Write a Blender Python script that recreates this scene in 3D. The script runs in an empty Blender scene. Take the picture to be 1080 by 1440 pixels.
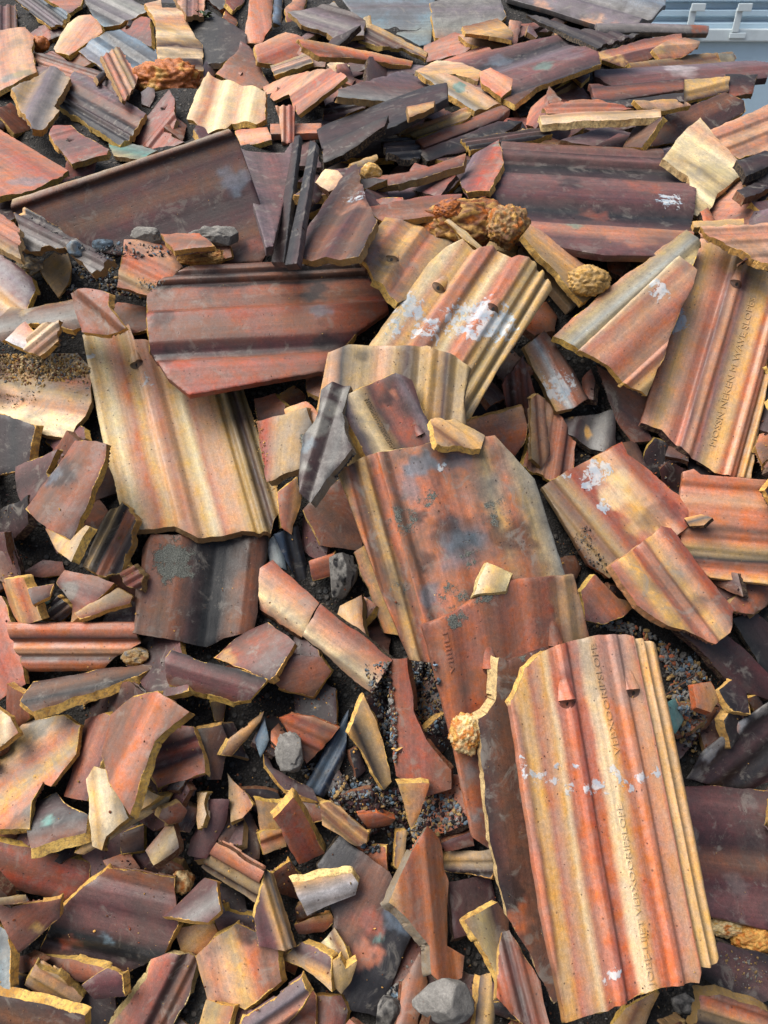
import bpy, bmesh, math, random
import numpy as np
from mathutils import Vector, Matrix, noise as mn
random.seed(7); np.random.seed(7)
S = bpy.context.scene
COL = S.collection
F = 1083.0; PITCH = math.radians(35); CAMZ = 1.5
# ------------------------------------------------------------------ camera
cam = bpy.data.objects.new('camera', bpy.data.cameras.new('camera')); COL.objects.link(cam)
cam.location = (0, 0, CAMZ); cam.rotation_euler = (math.radians(90) - PITCH, 0, 0)
cam.data.sensor_fit = 'HORIZONTAL'; cam.data.sensor_width = 36; cam.data.lens = 36 * F / 1080
cam.data.clip_start = 0.05; cam.data.clip_end = 400
S.camera = cam
RGT = np.array([1., 0, 0]); UP = np.array([0, math.sin(PITCH), math.cos(PITCH)]); BCK = np.array([0, -math.cos(PITCH), math.sin(PITCH)])
RM = np.stack([RGT, UP, BCK], 1)                    # camera -> world rotation
CP = np.array([0, 0, CAMZ])
def to_world(P): return P @ RM.T + CP
def rays(px, py):
    px = np.asarray(px, float); py = np.asarray(py, float)
    return np.stack([(px - 540) / F, (720 - py) / F, -np.ones_like(px)], -1)
# ------------------------------------------------------------------ the heap underneath
HD = [0, .3, .5, .8, 1.05, 1.35, 1.63, 1.9, 2.2, 2.5, 3.1, 3.6, 4.3, 5.0, 5.6]
HZ = [-1.5, -1.44, -1.34, -1.15, -.93, -.68, -.47, -.385, -.335, -.30, -.17, -.02, .02, -.5, -1.5]
def sst(x, a, b):
    t = np.clip((x - a) / (b - a), 0, 1); return t * t * (3 - 2 * t)
def heap(x, d):
    z = np.interp(d, HD, HZ)
    z = (z + np.interp(d - .06, HD, HZ) + np.interp(d + .06, HD, HZ)) / 3 - .075
    z = z - 1.0 * sst(x, .97, 1.25) * sst(d, 2.0, 2.5)
    z = z - 1.3 * sst(np.abs(x), 1.7, 3.0)
    z = z + .018 * np.sin(x * 9 + d * 5) + .015 * np.sin(x * 4 - d * 13 + 1)
    return np.maximum(z, -CAMZ - .05)
# depth buffer in the photo's pixel grid: nearest surface so far
ST = 4; X0, Y0 = -160, -120; NX, NY = 350, 420
gx = X0 + ST * np.arange(NX); gy = Y0 + ST * np.arange(NY)
GX, GY = np.meshgrid(gx, gy)
RAY = rays(GX, GY)
def solve_heap():
    R = RAY.reshape(-1, 3) @ RM.T
    t = np.full(len(R), 7.0); done = np.zeros(len(R), bool); prev = .4
    for s in np.linspace(.5, 7, 260):
        P = R * s + CP
        hit = (~done) & (P[:, 2] < heap(P[:, 0], P[:, 1]) + CAMZ)
        t[hit] = (s + prev) / 2; done |= hit; prev = s
    return t.reshape(GX.shape)
ZB = solve_heap()                                   # depth along the optical axis
BASE = ZB.copy()
def pbuf(m=None, Z=None):
    Z = ZB if Z is None else Z
    return RAY * Z[..., None] if m is None else RAY[m] * Z[m][:, None]
def raster(pts):
    pts = np.asarray(pts, float)
    x0, y0 = pts.min(0); x1, y1 = pts.max(0)
    ix0 = max(0, int((x0 - X0) // ST)); ix1 = min(NX, int((x1 - X0) // ST) + 2)
    iy0 = max(0, int((y0 - Y0) // ST)); iy1 = min(NY, int((y1 - Y0) // ST) + 2)
    M = np.zeros(GX.shape, bool)
    if ix1 <= ix0 or iy1 <= iy0: return M
    x = GX[iy0:iy1, ix0:ix1]; y = GY[iy0:iy1, ix0:ix1]
    c = np.zeros(x.shape, bool)
    for (ax, ay), (bx, by) in zip(pts, np.roll(pts, -1, 0)):
        if ay == by: continue
        c ^= ((ay > y) != (by > y)) & (x < (bx - ax) * (y - ay) / (by - ay) + ax)
    M[iy0:iy1, ix0:ix1] = c
    if not c.any():
        cx, cy = pts.mean(0); i = int(round((cy - Y0) / ST)); j = int(round((cx - X0) / ST))
        M[min(max(i, 0), NY - 1), min(max(j, 0), NX - 1)] = True
    return M
# ------------------------------------------------------------------ colours (albedo)
def lin(h, k=.85):
    c = [int(h[i:i + 2], 16) / 255 for i in (0, 2, 4)]
    return np.array([(v / 12.92 if v <= .04045 else ((v + .055) / 1.055) ** 2.4) * k for v in c])
K = dict(f='CC7426', F='DCAA58', y='D6A358', Y='ECCE9C', o='C26837', r='9C4A31', p='BA7050', s='D3986F', m='724A47', b='7A4C34', d='40292A',
         k='27272A', g='86837E', G='6E8292', t='AC8D5C', n='8C4C30', v='562E2F', w='CFD2D2', T='5C8E84', u='6C6068', O='B4683A', N='22344C')
K = {a: lin(b) for a, b in K.items()}
RAWC = dict(y=lin('EAC26C', .95), Y=lin('F0D8A0', .95), t=lin('B09060'))
# ------------------------------------------------------------------ materials
def nd(nt, t, loc=None, **kw):
    n = nt.nodes.new(t)
    for a, b in kw.items():
        if a == 'ins':
            for i, v in b.items(): n.inputs[i].default_value = v
        else: setattr(n, a, b)
    return n
def mixc(nt, fac, a, b, mode='MIX'):
    n = nt.nodes.new('ShaderNodeMix'); n.data_type = 'RGBA'; n.blend_type = mode; n.clamp_factor = True
    for s, v in ((n.inputs[0], fac), (n.inputs[6], a), (n.inputs[7], b)):
        if hasattr(v, 'is_output'): nt.links.new(v, s)
        else: s.default_value = v if not isinstance(v, tuple) or len(v) == 4 else (*v, 1)
    return n.outputs[2]
def math_(nt, op, a, b=None, c=None, clamp=False):
    n = nt.nodes.new('ShaderNodeMath'); n.operation = op; n.use_clamp = clamp
    for s, v in zip(n.inputs, (a, b, c)):
        if v is None: continue
        if hasattr(v, 'is_output'): nt.links.new(v, s)
        else: s.default_value = v
    return n.outputs[0]
def rng(nt, v, a, b, c=0., d=1.):
    n = nt.nodes.new('ShaderNodeMapRange'); n.interpolation_type = 'SMOOTHSTEP'
    nt.links.new(v, n.inputs[0])
    for i, x in zip((1, 2, 3, 4), (a, b, c, d)): n.inputs[i].default_value = x
    return n.outputs[0]
def new_mat(name):
    m = bpy.data.materials.new(name); m.use_nodes = True; nt = m.node_tree
    return m, nt, nt.nodes['Principled BSDF']
def clay_material():
    m, nt, bs = new_mat('weathered_clay'); L = nt.links.new
    tc = nd(nt, 'ShaderNodeTexCoord'); oi = nd(nt, 'ShaderNodeObjectInfo')
    off = nd(nt, 'ShaderNodeVectorMath', operation='SCALE'); off.inputs[0].default_value = (17.3, 9.1, 5.7)
    L(oi.outputs['Random'], off.inputs['Scale'])
    add = nd(nt, 'ShaderNodeVectorMath', operation='ADD'); L(tc.outputs['Object'], add.inputs[0]); L(off.outputs[0], add.inputs[1])
    co = add.outputs[0]
    def nz(scale, detail=4, rough=.6, vec=None, dist=0.):
        n = nd(nt, 'ShaderNodeTexNoise', ins={'Scale': scale, 'Detail': detail, 'Roughness': rough, 'Distortion': dist}); L(vec or co, n.inputs['Vector']); return n.outputs['Fac']
    col = nd(nt, 'ShaderNodeAttribute', attribute_name='Col').outputs['Color']
    mk = nd(nt, 'ShaderNodeAttribute', attribute_name='Msk').outputs['Color']
    sp = nd(nt, 'ShaderNodeSeparateColor'); L(mk, sp.inputs[0])
    lime, moss, raw = sp.outputs
    def oa(n): return nd(nt, 'ShaderNodeAttribute', attribute_type='OBJECT', attribute_name=n)
    dirt = oa('dirt').outputs['Fac']; gloss = oa('gloss').outputs['Fac']; rawc = oa('rawc').outputs['Color']
    # kiln streaks along the length (object x)
    mp = nd(nt, 'ShaderNodeMapping'); mp.inputs['Scale'].default_value = (2.2, 55, 8); L(co, mp.inputs[0])
    st = nz(1, 5, .65, mp.outputs[0])
    mp2 = nd(nt, 'ShaderNodeMapping'); mp2.inputs['Scale'].default_value = (6, 160, 8); L(co, mp2.inputs[0])
    st2 = nz(1, 3, .6, mp2.outputs[0])
    big = nz(9, 6, .65, None, .4); mid = nz(38, 6, .7); fine = nz(170, 5, .75); grain = nz(620, 3, .7)
    v = math_(nt, 'MULTIPLY', rng(nt, st, .25, .75, .80, 1.18), math_(nt, 'ADD', 1., math_(nt, 'MULTIPLY', math_(nt, 'SUBTRACT', rng(nt, mid, .25, .75, .76, 1.2), 1.), math_(nt, 'ADD', .4, dirt))))
    v = math_(nt, 'MULTIPLY', v, rng(nt, fine, .25, .75, .78, 1.18)); v = math_(nt, 'MULTIPLY', v, rng(nt, grain, .3, .7, .84, 1.12)); v = math_(nt, 'MULTIPLY', v, rng(nt, st2, .3, .7, .92, 1.07))
    vv = nd(nt, 'ShaderNodeCombineColor')
    for i in range(3): L(v, vv.inputs[i])
    c = mixc(nt, 1., col, vv.outputs[0], 'MULTIPLY')
    hs = nd(nt, 'ShaderNodeHueSaturation'); L(rng(nt, big, .3, .7, .494, .508), hs.inputs['Hue']); L(rng(nt, mid, .3, .7, .74, 1.02), hs.inputs['Saturation']); L(c, hs.inputs['Color']); c = hs.outputs[0]
    # soot and grime patches
    g1 = math_(nt, 'MULTIPLY', rng(nt, big, .46, .66), dirt); g1 = math_(nt, 'MULTIPLY', g1, rng(nt, fine, .3, .62, .35, 1.))
    c = mixc(nt, math_(nt, 'MULTIPLY', g1, .72), c, (.055, .05, .047))
    d2 = math_(nt, 'MULTIPLY', rng(nt, nz(24, 7, .7, None, .8), .54, .66), math_(nt, 'MULTIPLY', dirt, .55))
    c = mixc(nt, d2, c, (.23, .21, .18))
    # pits and specks
    vo = nd(nt, 'ShaderNodeTexVoronoi', ins={'Scale': 120., 'Randomness': 1.}); L(co, vo.inputs['Vector'])
    sc = nd(nt, 'ShaderNodeSeparateColor'); L(vo.outputs['Color'], sc.inputs[0])
    pit = math_(nt, 'MULTIPLY', rng(nt, vo.outputs['Distance'], .12, .22, 1., 0.), rng(nt, sc.outputs[0], .86, .9))
    c = mixc(nt, math_(nt, 'MULTIPLY', pit, .65), c, (.05, .03, .025))
    dust = math_(nt, 'MULTIPLY', rng(nt, fine, .62, .74), rng(nt, big, .45, .62)); c = mixc(nt, math_(nt, 'MULTIPLY', dust, .3), c, (.42, .36, .30))
    # raw broken clay
    chip = rng(nt, math_(nt, 'ADD', raw, math_(nt, 'MULTIPLY', math_(nt, 'SUBTRACT', nz(95, 4, .7), .5), 1.1)), .62, .74)
    rv = mixc(nt, rng(nt, mid, .35, .75), rawc, (.72, .60, .46), 'MULTIPLY'); rv = mixc(nt, rng(nt, big, .52, .66, 0., .7), rv, (.42, .28, .18), 'MULTIPLY'); rv = mixc(nt, rng(nt, fine, .36, .56, .7, 0.), rv, (.20, .14, .08))
    c = mixc(nt, chip, c, rv)
    # moss, soot crust
    mf = rng(nt, math_(nt, 'ADD', moss, math_(nt, 'MULTIPLY', math_(nt, 'SUBTRACT', nz(55, 8, .75), .5), 2.6)), .6, .78)
    c = mixc(nt, mf, c, mixc(nt, rng(nt, grain, .35, .65), (.035, .036, .032), (.20, .21, .18)))
    # flaking pale paint
    lf = rng(nt, math_(nt, 'ADD', lime, math_(nt, 'MULTIPLY', math_(nt, 'SUBTRACT', nz(70, 7, .68, None, .3), .5), 3.2)), .72, .95)
    c = mixc(nt, math_(nt, 'MULTIPLY', lf, .75), c, mixc(nt, rng(nt, nz(45), .4, .6), (.34, .45, .53), (.58, .60, .60)))
    L(c, bs.inputs['Base Color'])
    ro = math_(nt, 'SUBTRACT', rng(nt, mid, .3, .7, .50, .72), math_(nt, 'MULTIPLY', gloss, .42))
    ro = math_(nt, 'MAXIMUM', ro, math_(nt, 'MULTIPLY', math_(nt, 'MAXIMUM', chip, math_(nt, 'MAXIMUM', mf, g1)), .85), clamp=True); L(ro, bs.inputs['Roughness'])
    bs.inputs['Specular IOR Level'].default_value = .42
    h = math_(nt, 'ADD', math_(nt, 'MULTIPLY', fine, .35), math_(nt, 'MULTIPLY', grain, .18))
    h = math_(nt, 'ADD', h, math_(nt, 'MULTIPLY', mid, .55)); h = math_(nt, 'ADD', h, math_(nt, 'MULTIPLY', st2, .3)); h = math_(nt, 'SUBTRACT', h, math_(nt, 'MULTIPLY', pit, .5))
    h = math_(nt, 'ADD', h, math_(nt, 'MULTIPLY', mf, math_(nt, 'ADD', .3, math_(nt, 'MULTIPLY', grain, 1.6)))); h = math_(nt, 'ADD', h, math_(nt, 'MULTIPLY', lf, .5))
    h = math_(nt, 'ADD', h, math_(nt, 'MULTIPLY', chip, math_(nt, 'ADD', math_(nt, 'MULTIPLY', fine, 2.2), -.6)))
    bp = nd(nt, 'ShaderNodeBump', ins={'Strength': .55, 'Distance': .0016}); L(h, bp.inputs['Height']); L(bp.outputs[0], bs.inputs['Normal'])
    return m
MAT = clay_material()
def lump_material(name, rough, scale, amp, spec=.3, ck=.02):
    m, nt, bs = new_mat(name); L = nt.links.new
    tc = nd(nt, 'ShaderNodeTexCoord').outputs['Object']
    col = nd(nt, 'ShaderNodeAttribute', attribute_name='Col').outputs['Color']
    n1 = nd(nt, 'ShaderNodeTexNoise', ins={'Scale': scale, 'Detail': 8., 'Roughness': .7}); L(tc, n1.inputs['Vector'])
    n2 = nd(nt, 'ShaderNodeTexNoise', ins={'Scale': scale * 6, 'Detail': 4., 'Roughness': .7}); L(tc, n2.inputs['Vector'])
    v = math_(nt, 'MULTIPLY', rng(nt, n1.outputs['Fac'], .25, .75, .62, 1.25), rng(nt, n2.outputs['Fac'], .25, .75, .75, 1.18))
    cc = nd(nt, 'ShaderNodeCombineColor')
    for i in range(3): L(v, cc.inputs[i])
    L(mixc(nt, 1., col, cc.outputs[0], 'MULTIPLY'), bs.inputs['Base Color'])
    bs.inputs['Roughness'].default_value = rough; bs.inputs['Specular IOR Level'].default_value = spec
    h = math_(nt, 'ADD', n1.outputs['Fac'], math_(nt, 'MULTIPLY', n2.outputs['Fac'], .5))
    bp = nd(nt, 'ShaderNodeBump', ins={'Strength': .7, 'Distance': amp}); L(h, bp.inputs['Height']); L(bp.outputs[0], bs.inputs['Normal'])
    return m
M_FOAM = lump_material('weathered_foam', .5, 60, .004, .4)
M_STONE = lump_material('rough_stone', .85, 55, .003)
def simple_mat(name, c, rough, scale=8, var=.25, bump=.0, metal=0., detail_col=None):
    m, nt, bs = new_mat(name); L = nt.links.new
    tc = nd(nt, 'ShaderNodeTexCoord').outputs['Object']
    n1 = nd(nt, 'ShaderNodeTexNoise', ins={'Scale': scale, 'Detail': 8., 'Roughness': .68}); L(tc, n1.inputs['Vector'])
    a = tuple(x * (1 - var) for x in c); b = tuple(x * (1 + var) for x in c) if detail_col is None else detail_col
    L(mixc(nt, rng(nt, n1.outputs['Fac'], .3, .7), a, b), bs.inputs['Base Color'])
    bs.inputs['Roughness'].default_value = rough; bs.inputs['Metallic'].default_value = metal
    if bump:
        bp = nd(nt, 'ShaderNodeBump', ins={'Strength': .8, 'Distance': bump}); L(n1.outputs['Fac'], bp.inputs['Height']); L(bp.outputs[0], bs.inputs['Normal'])
    return m
# ------------------------------------------------------------------ object helpers
def mesh_obj(name, V, Fc, mat, parent=None, mw=None, smooth=True, col=None, msk=None):
    me = bpy.data.meshes.new(name); me.from_pydata([tuple(v) for v in V], [], Fc); me.update()
    if smooth: me.polygons.foreach_set('use_smooth', [True] * len(me.polygons))
    for nm, a in (('Col', col), ('Msk', msk)):
        if a is None: continue
        at = me.color_attributes.new(nm, 'FLOAT_COLOR', 'POINT')
        at.data.foreach_set('color', np.concatenate([a, np.ones((len(a), 1))], 1).astype(np.float32).ravel())
    if mat: me.materials.append(mat)
    o = bpy.data.objects.new(name, me); COL.objects.link(o)
    if mw is not None: o.matrix_world = mw
    if parent is not None: o.parent = parent
    return o
def tag(o, label=None, cat=None, group=None, kind=None):
    for k, v in (('label', label), ('category', cat), ('group', group), ('kind', kind)):
        if v: o[k] = v
    return o
def mwm(O, ex, ey, ez):
    M = Matrix.Identity(4)
    for i, e in enumerate((ex, ey, ez, O)):
        for j in range(3): M[j][i] = float(e[j])
    return M
def vnoise(P, s, seed=0.):
    return np.array([mn.noise((p[0] * s + seed, p[1] * s - seed * 1.7, p[2] * s + 3.1)) for p in P])
def profile(spec, rs, sharp=False):
    T = np.linspace(0, 1, 241)
    kind = spec.split(':')[0]
    if kind == 'pts':
        pr = [tuple(map(float, q.split(':'))) for q in spec[4:].split(',')]
        z = np.interp(T, [q[0] for q in pr], [q[1] for q in pr]); k = 3 if sharp else 5
    elif kind.startswith('rib'):
        n = int(kind[3:]); A = float(spec.split(':')[1]); ph = T * n + rs.uniform(0, .3)
        z = A * np.clip(np.sin(ph * 2 * math.pi) * 3.2, -1, 1) * .5 + .3 * A * np.sin(T * math.pi); k = 5
    elif kind.startswith('wave'):
        n = int(kind[4:]); A = float(spec.split(':')[1]); z = A * .6 * np.sin(T * n * 2 * math.pi + rs.uniform(0, 6)); k = 5
    elif kind == 'arch':
        A = float(spec.split(':')[1]) * (1 if sharp else .6); z = A * (1 - (2 * T - 1) ** 2); k = 5
    else: z = T * 0; k = 3
    zp = np.concatenate([np.full(k, z[0]), z, np.full(k, z[-1])])
    z = np.convolve(zp, np.ones(k) / k, 'same')[k:-k]
    z = z - (z.max() + z.min()) / 2
    return T, z * .01
def clip_half(pts, a, c, keep_gt, flags):
    """clip a polygon (N,2) with per-edge flags by  p.a > c ; cut edges get flag True (finished)"""
    out = []; fl = []
    n = len(pts); s = pts @ a - c
    if not keep_gt: s = -s
    for i in range(n):
        j = (i + 1) % n
        if s[i] >= 0: out.append(pts[i]); fl.append(flags[i])
        if (s[i] >= 0) != (s[j] >= 0):
            t = s[i] / (s[i] - s[j]); out.append(pts[i] + t * (pts[j] - pts[i]))
            fl.append(None if s[i] >= 0 else flags[i])
    return np.array(out), fl
def plate(name, poly, fin, wout, ctx, parent, mw, seed):
    """one slab of clay: polygon in plane coords (u,v), edge flags, a cross profile, a thickness"""
    rs = random.Random(seed); th = ctx['th']
    # densify the outline; broken edges wander
    P = []; EF = []; W = []; EI = []
    n = len(poly)
    ph = rs.uniform(0, 100)
    for i in range(n):
        a = poly[i]; b = poly[(i + 1) % n]; L = np.linalg.norm(b - a)
        if L < 1e-5: continue
        k = max(1, int(L / (.006 if fin[i] is False else .012))); nrm = np.array([b[1] - a[1], a[0] - b[0]]) / L
        for q in range(k):
            p = a + (b - a) * q / k
            if fin[i] is False:
                w = min(1, 4 * min(q / k, 1 - q / k) + .0) if k > 1 else 0
                J = min(.0055, .06 * L)
                p = p + nrm * w * J * (mn.noise((p[0] * 45 + ph, p[1] * 45, 1)) * .4 + .9 * mn.noise((p[0] * 20 + ph, p[1] * 20, 8)) + .22 * mn.noise((p[0] * 150 + ph, p[1] * 150, 5)))
            elif q and fin[i] is True:
                p = p + nrm * .0012 * mn.noise((p[0] * 60 + ph, p[1] * 60, 1))
            P.append(p); EF.append(fin[i]); W.append(wout.get(i, None)); EI.append(i)
    P = np.array(P)
    if sum((P[i][0] * P[(i + 1) % len(P)][1] - P[(i + 1) % len(P)][0] * P[i][1]) for i in range(len(P))) < 0:
        P = P[::-1]; EF = EF[::-1]; EF = EF[1:] + EF[:1]; W = W[::-1]; W = W[1:] + W[:1]; EI = EI[::-1]; EI = EI[1:] + EI[:1]
    bm = bmesh.new()
    try: bm.faces.new([bm.verts.new((p[0], p[1], 0)) for p in P])
    except ValueError: bm.free(); return None
    u0, v0 = P.min(0); u1, v1 = P.max(0)
    vs = min(max((v1 - v0) / 120, .0026), .006); us = min(max((u1 - u0) / 60, .006), .012)
    for c in np.arange(v0 + vs * .53, v1, vs):
        bmesh.ops.bisect_plane(bm, geom=bm.verts[:] + bm.edges[:] + bm.faces[:], dist=1e-6, plane_co=(0, c, 0), plane_no=(0, 1, 0))
    for c in np.arange(u0 + us * .53, u1, us):
        bmesh.ops.bisect_plane(bm, geom=bm.verts[:] + bm.edges[:] + bm.faces[:], dist=1e-6, plane_co=(c, 0, 0), plane_no=(1, 0, 0))
    bmesh.ops.triangulate(bm, faces=[f for f in bm.faces if len(f.verts) > 4])
    bm.normal_update(); bm.verts.index_update()
    V = np.array([v.co[:] for v in bm.verts])
    tops = []
    for f in bm.faces:
        ids = [v.index for v in f.verts]
        tops.append(ids if f.normal.z > 0 else ids[::-1])
    be = []
    for e in bm.edges:
        if len(e.link_faces) == 1:
            l = e.link_loops[0]; a, b = l.vert.index, l.link_loop_next.vert.index
            be.append((a, b) if e.link_faces[0].normal.z > 0 else (b, a))
    bm.free()
    N = len(V)
    # nearest outline segment of each boundary vertex -> flags
    A = P; B = np.roll(P, -1, 0); AB = B - A; L2 = (AB ** 2).sum(1) + 1e-12
    def near(Q):
        t = np.clip(((Q[:, None, :] - A) * AB).sum(2) / L2, 0, 1)
        D = np.linalg.norm(Q[:, None, :] - (A + AB * t[..., None]), axis=2); return D
    out = {}
    for a, b in be:
        d = V[b, :2] - V[a, :2]; nn = np.array([d[1], -d[0]]); l = np.linalg.norm(nn)
        if l < 1e-9: continue
        out.setdefault(a, []).append(nn / l); out.setdefault(b, []).append(nn / l)
    bi = sorted(out); bidx = {v: k for k, v in enumerate(bi)}
    ON = np.array([np.mean(out[v], 0) for v in bi]); ON /= (np.linalg.norm(ON, axis=1, keepdims=True) + 1e-9)
    for _ in range(2):
        O2 = ON * 1.0
        for a, b in be:
            if a in bidx and b in bidx: O2[bidx[a]] += ON[bidx[b]] * .5; O2[bidx[b]] += ON[bidx[a]] * .5
        ON = O2 / (np.linalg.norm(O2, axis=1, keepdims=True) + 1e-9)
    Dm = near(V[bi, :2]); seg = Dm.argmin(1)
    bfin = np.array([EF[s] is not False for s in seg]); bcut = np.array([EF[s] is None for s in seg])
    # distance to broken outline for every vertex
    br = [i for i in range(len(P)) if EF[i] is False]
    dist = np.full(N, 9.)
    if br:
        Aq, ABq, Lq = A[br], AB[br], L2[br]
        for s in range(0, N, 4000):
            Q = V[s:s + 4000, :2]; t = np.clip(((Q[:, None, :] - Aq) * ABq).sum(2) / Lq, 0, 1)
            dist[s:s + 4000] = np.linalg.norm(Q[:, None, :] - (Aq + ABq * t[..., None]), axis=2).min(1)
    zf = ctx['z']; V3 = V.copy()
    warp = np.array([mn.noise((p[0] * 7 + ph, p[1] * 7, 2)) for p in V])
    V3[:, 2] = zf(V[:, 0], V[:, 1]) + warp * .0022
    V3[:, 2] -= np.where(dist < .005, (.005 - dist) * .22 * np.clip(1 + 2 * vnoise(V, 40, ph), 0, 2), 0)
    for k, v in enumerate(bi):
        if bfin[k] and not bcut[k]: V3[v, 2] -= .0011
    col = ctx['col'](V[:, 0], V[:, 1], warp)
    msk = ctx['msk'](V[:, 0], V[:, 1]); msk[:, 2] = np.clip(1 - dist / .006, 0, 1) * ctx['chip'] * np.clip(.65 + 1.3 * vnoise(V, 16, ph + 3), 0, 1)
    # side rings
    R0 = V3[bi]; k = len(bi)
    wv = np.array([W[s] if W[s] is not None else np.nan for s in seg]); eo = np.array([ctx['eout'][EI[s] % len(ctx['eout'])] for s in seg])
    sm = vnoise(R0, 30, ph); fi = vnoise(R0, 110, ph + 9); f2 = vnoise(R0, 160, ph + 19)
    o_b = np.where(np.isnan(wv), ctx['out'] + eo + .0025 * sm, wv * .01 + .002 * sm)
    lo = th / .013
    o1 = np.where(bfin, .0004, o_b * .30 + .0011 * fi * lo); o2 = np.where(bfin, .0004, o_b * .68 + .0013 * f2 * lo); o3 = np.where(bfin, -.0006, o_b + .001 * fi)
    o1[bcut] = 0; o2[bcut] = 0; o3[bcut] = 0
    def ring(o, dz):
        q = R0.copy(); q[:, :2] += ON * o[:, None]; q[:, 2] -= dz; return q
    R1 = ring(o1, th * .34 + .0006 * f2 * lo * ~bfin); R2 = ring(o2, th * .68); R3 = ring(o3, th)
    bot = V3.copy(); bot[:, 2] -= th; bot[bi] = R3
    VV = np.concatenate([V3, R0, R1, R2, R3, bot]); o0, oa_, ob_, oc_, od = N, N + k, N + 2 * k, N + 3 * k, N + 4 * k
    Fc = [list(f) for f in tops] + [[i + od for i in f[::-1]] for f in tops]
    for a, b in be:
        if a not in bidx or b not in bidx: continue
        i, j = bidx[a], bidx[b]
        for p, q in ((o0, oa_), (oa_, ob_), (ob_, oc_)): Fc.append([p + j, p + i, q + i, q + j])
    rawrow = np.tile(ctx['raw'], (k, 1)); tc = col[bi]
    sidec = np.where(bfin[:, None], tc * .92, rawrow)
    zs = np.zeros((k, 3)); sm0 = zs.copy(); sm0[:, 2] = np.where(bfin, 0, 1)
    colA = np.concatenate([col, sidec, sidec, sidec, sidec, col * .9])
    mskA = np.concatenate([msk, sm0, sm0, sm0, sm0, np.zeros((N, 3))])
    o = mesh_obj(name, VV, Fc, MAT, parent, mw, True, colA, mskA)
    o['dirt'] = ctx['dirt']; o['gloss'] = ctx['gloss']; o['rawc'] = [float(x) for x in ctx['raw']]
    return o
def parse_opts(s):
    d = {}
    for q in s.split(';'):
        if q: a, b = q.split('=', 1); d[a] = b
    return d
def rest(M, th, n=None, tl=(0, 0), q=96, dz=0., maxt=24, jit=4., rs=random):
    """choose the plane a piece rests on: normal n (camera space) and offset s = n.P"""
    ok = M & (ZB < 3.5) & (BASE < 3.5)
    if ok.sum() >= max(1, .15 * M.sum()): M = ok
    P = pbuf(M); Pb = pbuf(M, BASE)
    if n is None:
        # normal of the heap underneath
        c = Pb.mean(0); i, j = np.argwhere(M).mean(0).astype(int); w = 14
        sl = (slice(max(0, i - w), i + w), slice(max(0, j - w), j + w)); Q = (RAY[sl] * BASE[sl][..., None]).reshape(-1, 3)
        def fit(Q):
            X = Q - Q.mean(0); m_ = np.linalg.svd(X[:: max(1, len(X) // 800)], full_matrices=False)[2][-1]; return m_ if m_[2] > 0 else -m_
        nb = fit(Q); nb /= np.linalg.norm(nb)
        n = nb
        if len(P) > 12:
            nf = fit(P); ang = math.acos(min(1, max(-1, nf @ nb)))
            t = min(1, math.radians(maxt) / (ang + 1e-6)) * .75; n = nb + (nf - nb) * t; n /= np.linalg.norm(n)
        n = n + np.array([rs.gauss(0, 1), rs.gauss(0, 1), 0]) * math.radians(jit)
        n[2] = max(n[2], .35)
    else: n = np.array([n[0], n[1], 1.])
    n = n + np.array([tl[0], tl[1], 0]); n = n / np.linalg.norm(n)
    s = np.percentile(P @ n, q) + th + dz
    return n, s
def commit(M, n, s, extra=0.):
    den = RAY[M] @ n
    z = (s + extra) / np.where(den > -1e-3, -1e-3, den)
    ZB[M] = np.where((z > .3) & (z < ZB[M]), z, ZB[M])
LIFT = []
GROUPS = {'R': 'large clay roof tiles lying on the heap', 'F': 'broken clay roof tile fragments in the heap'}
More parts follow.
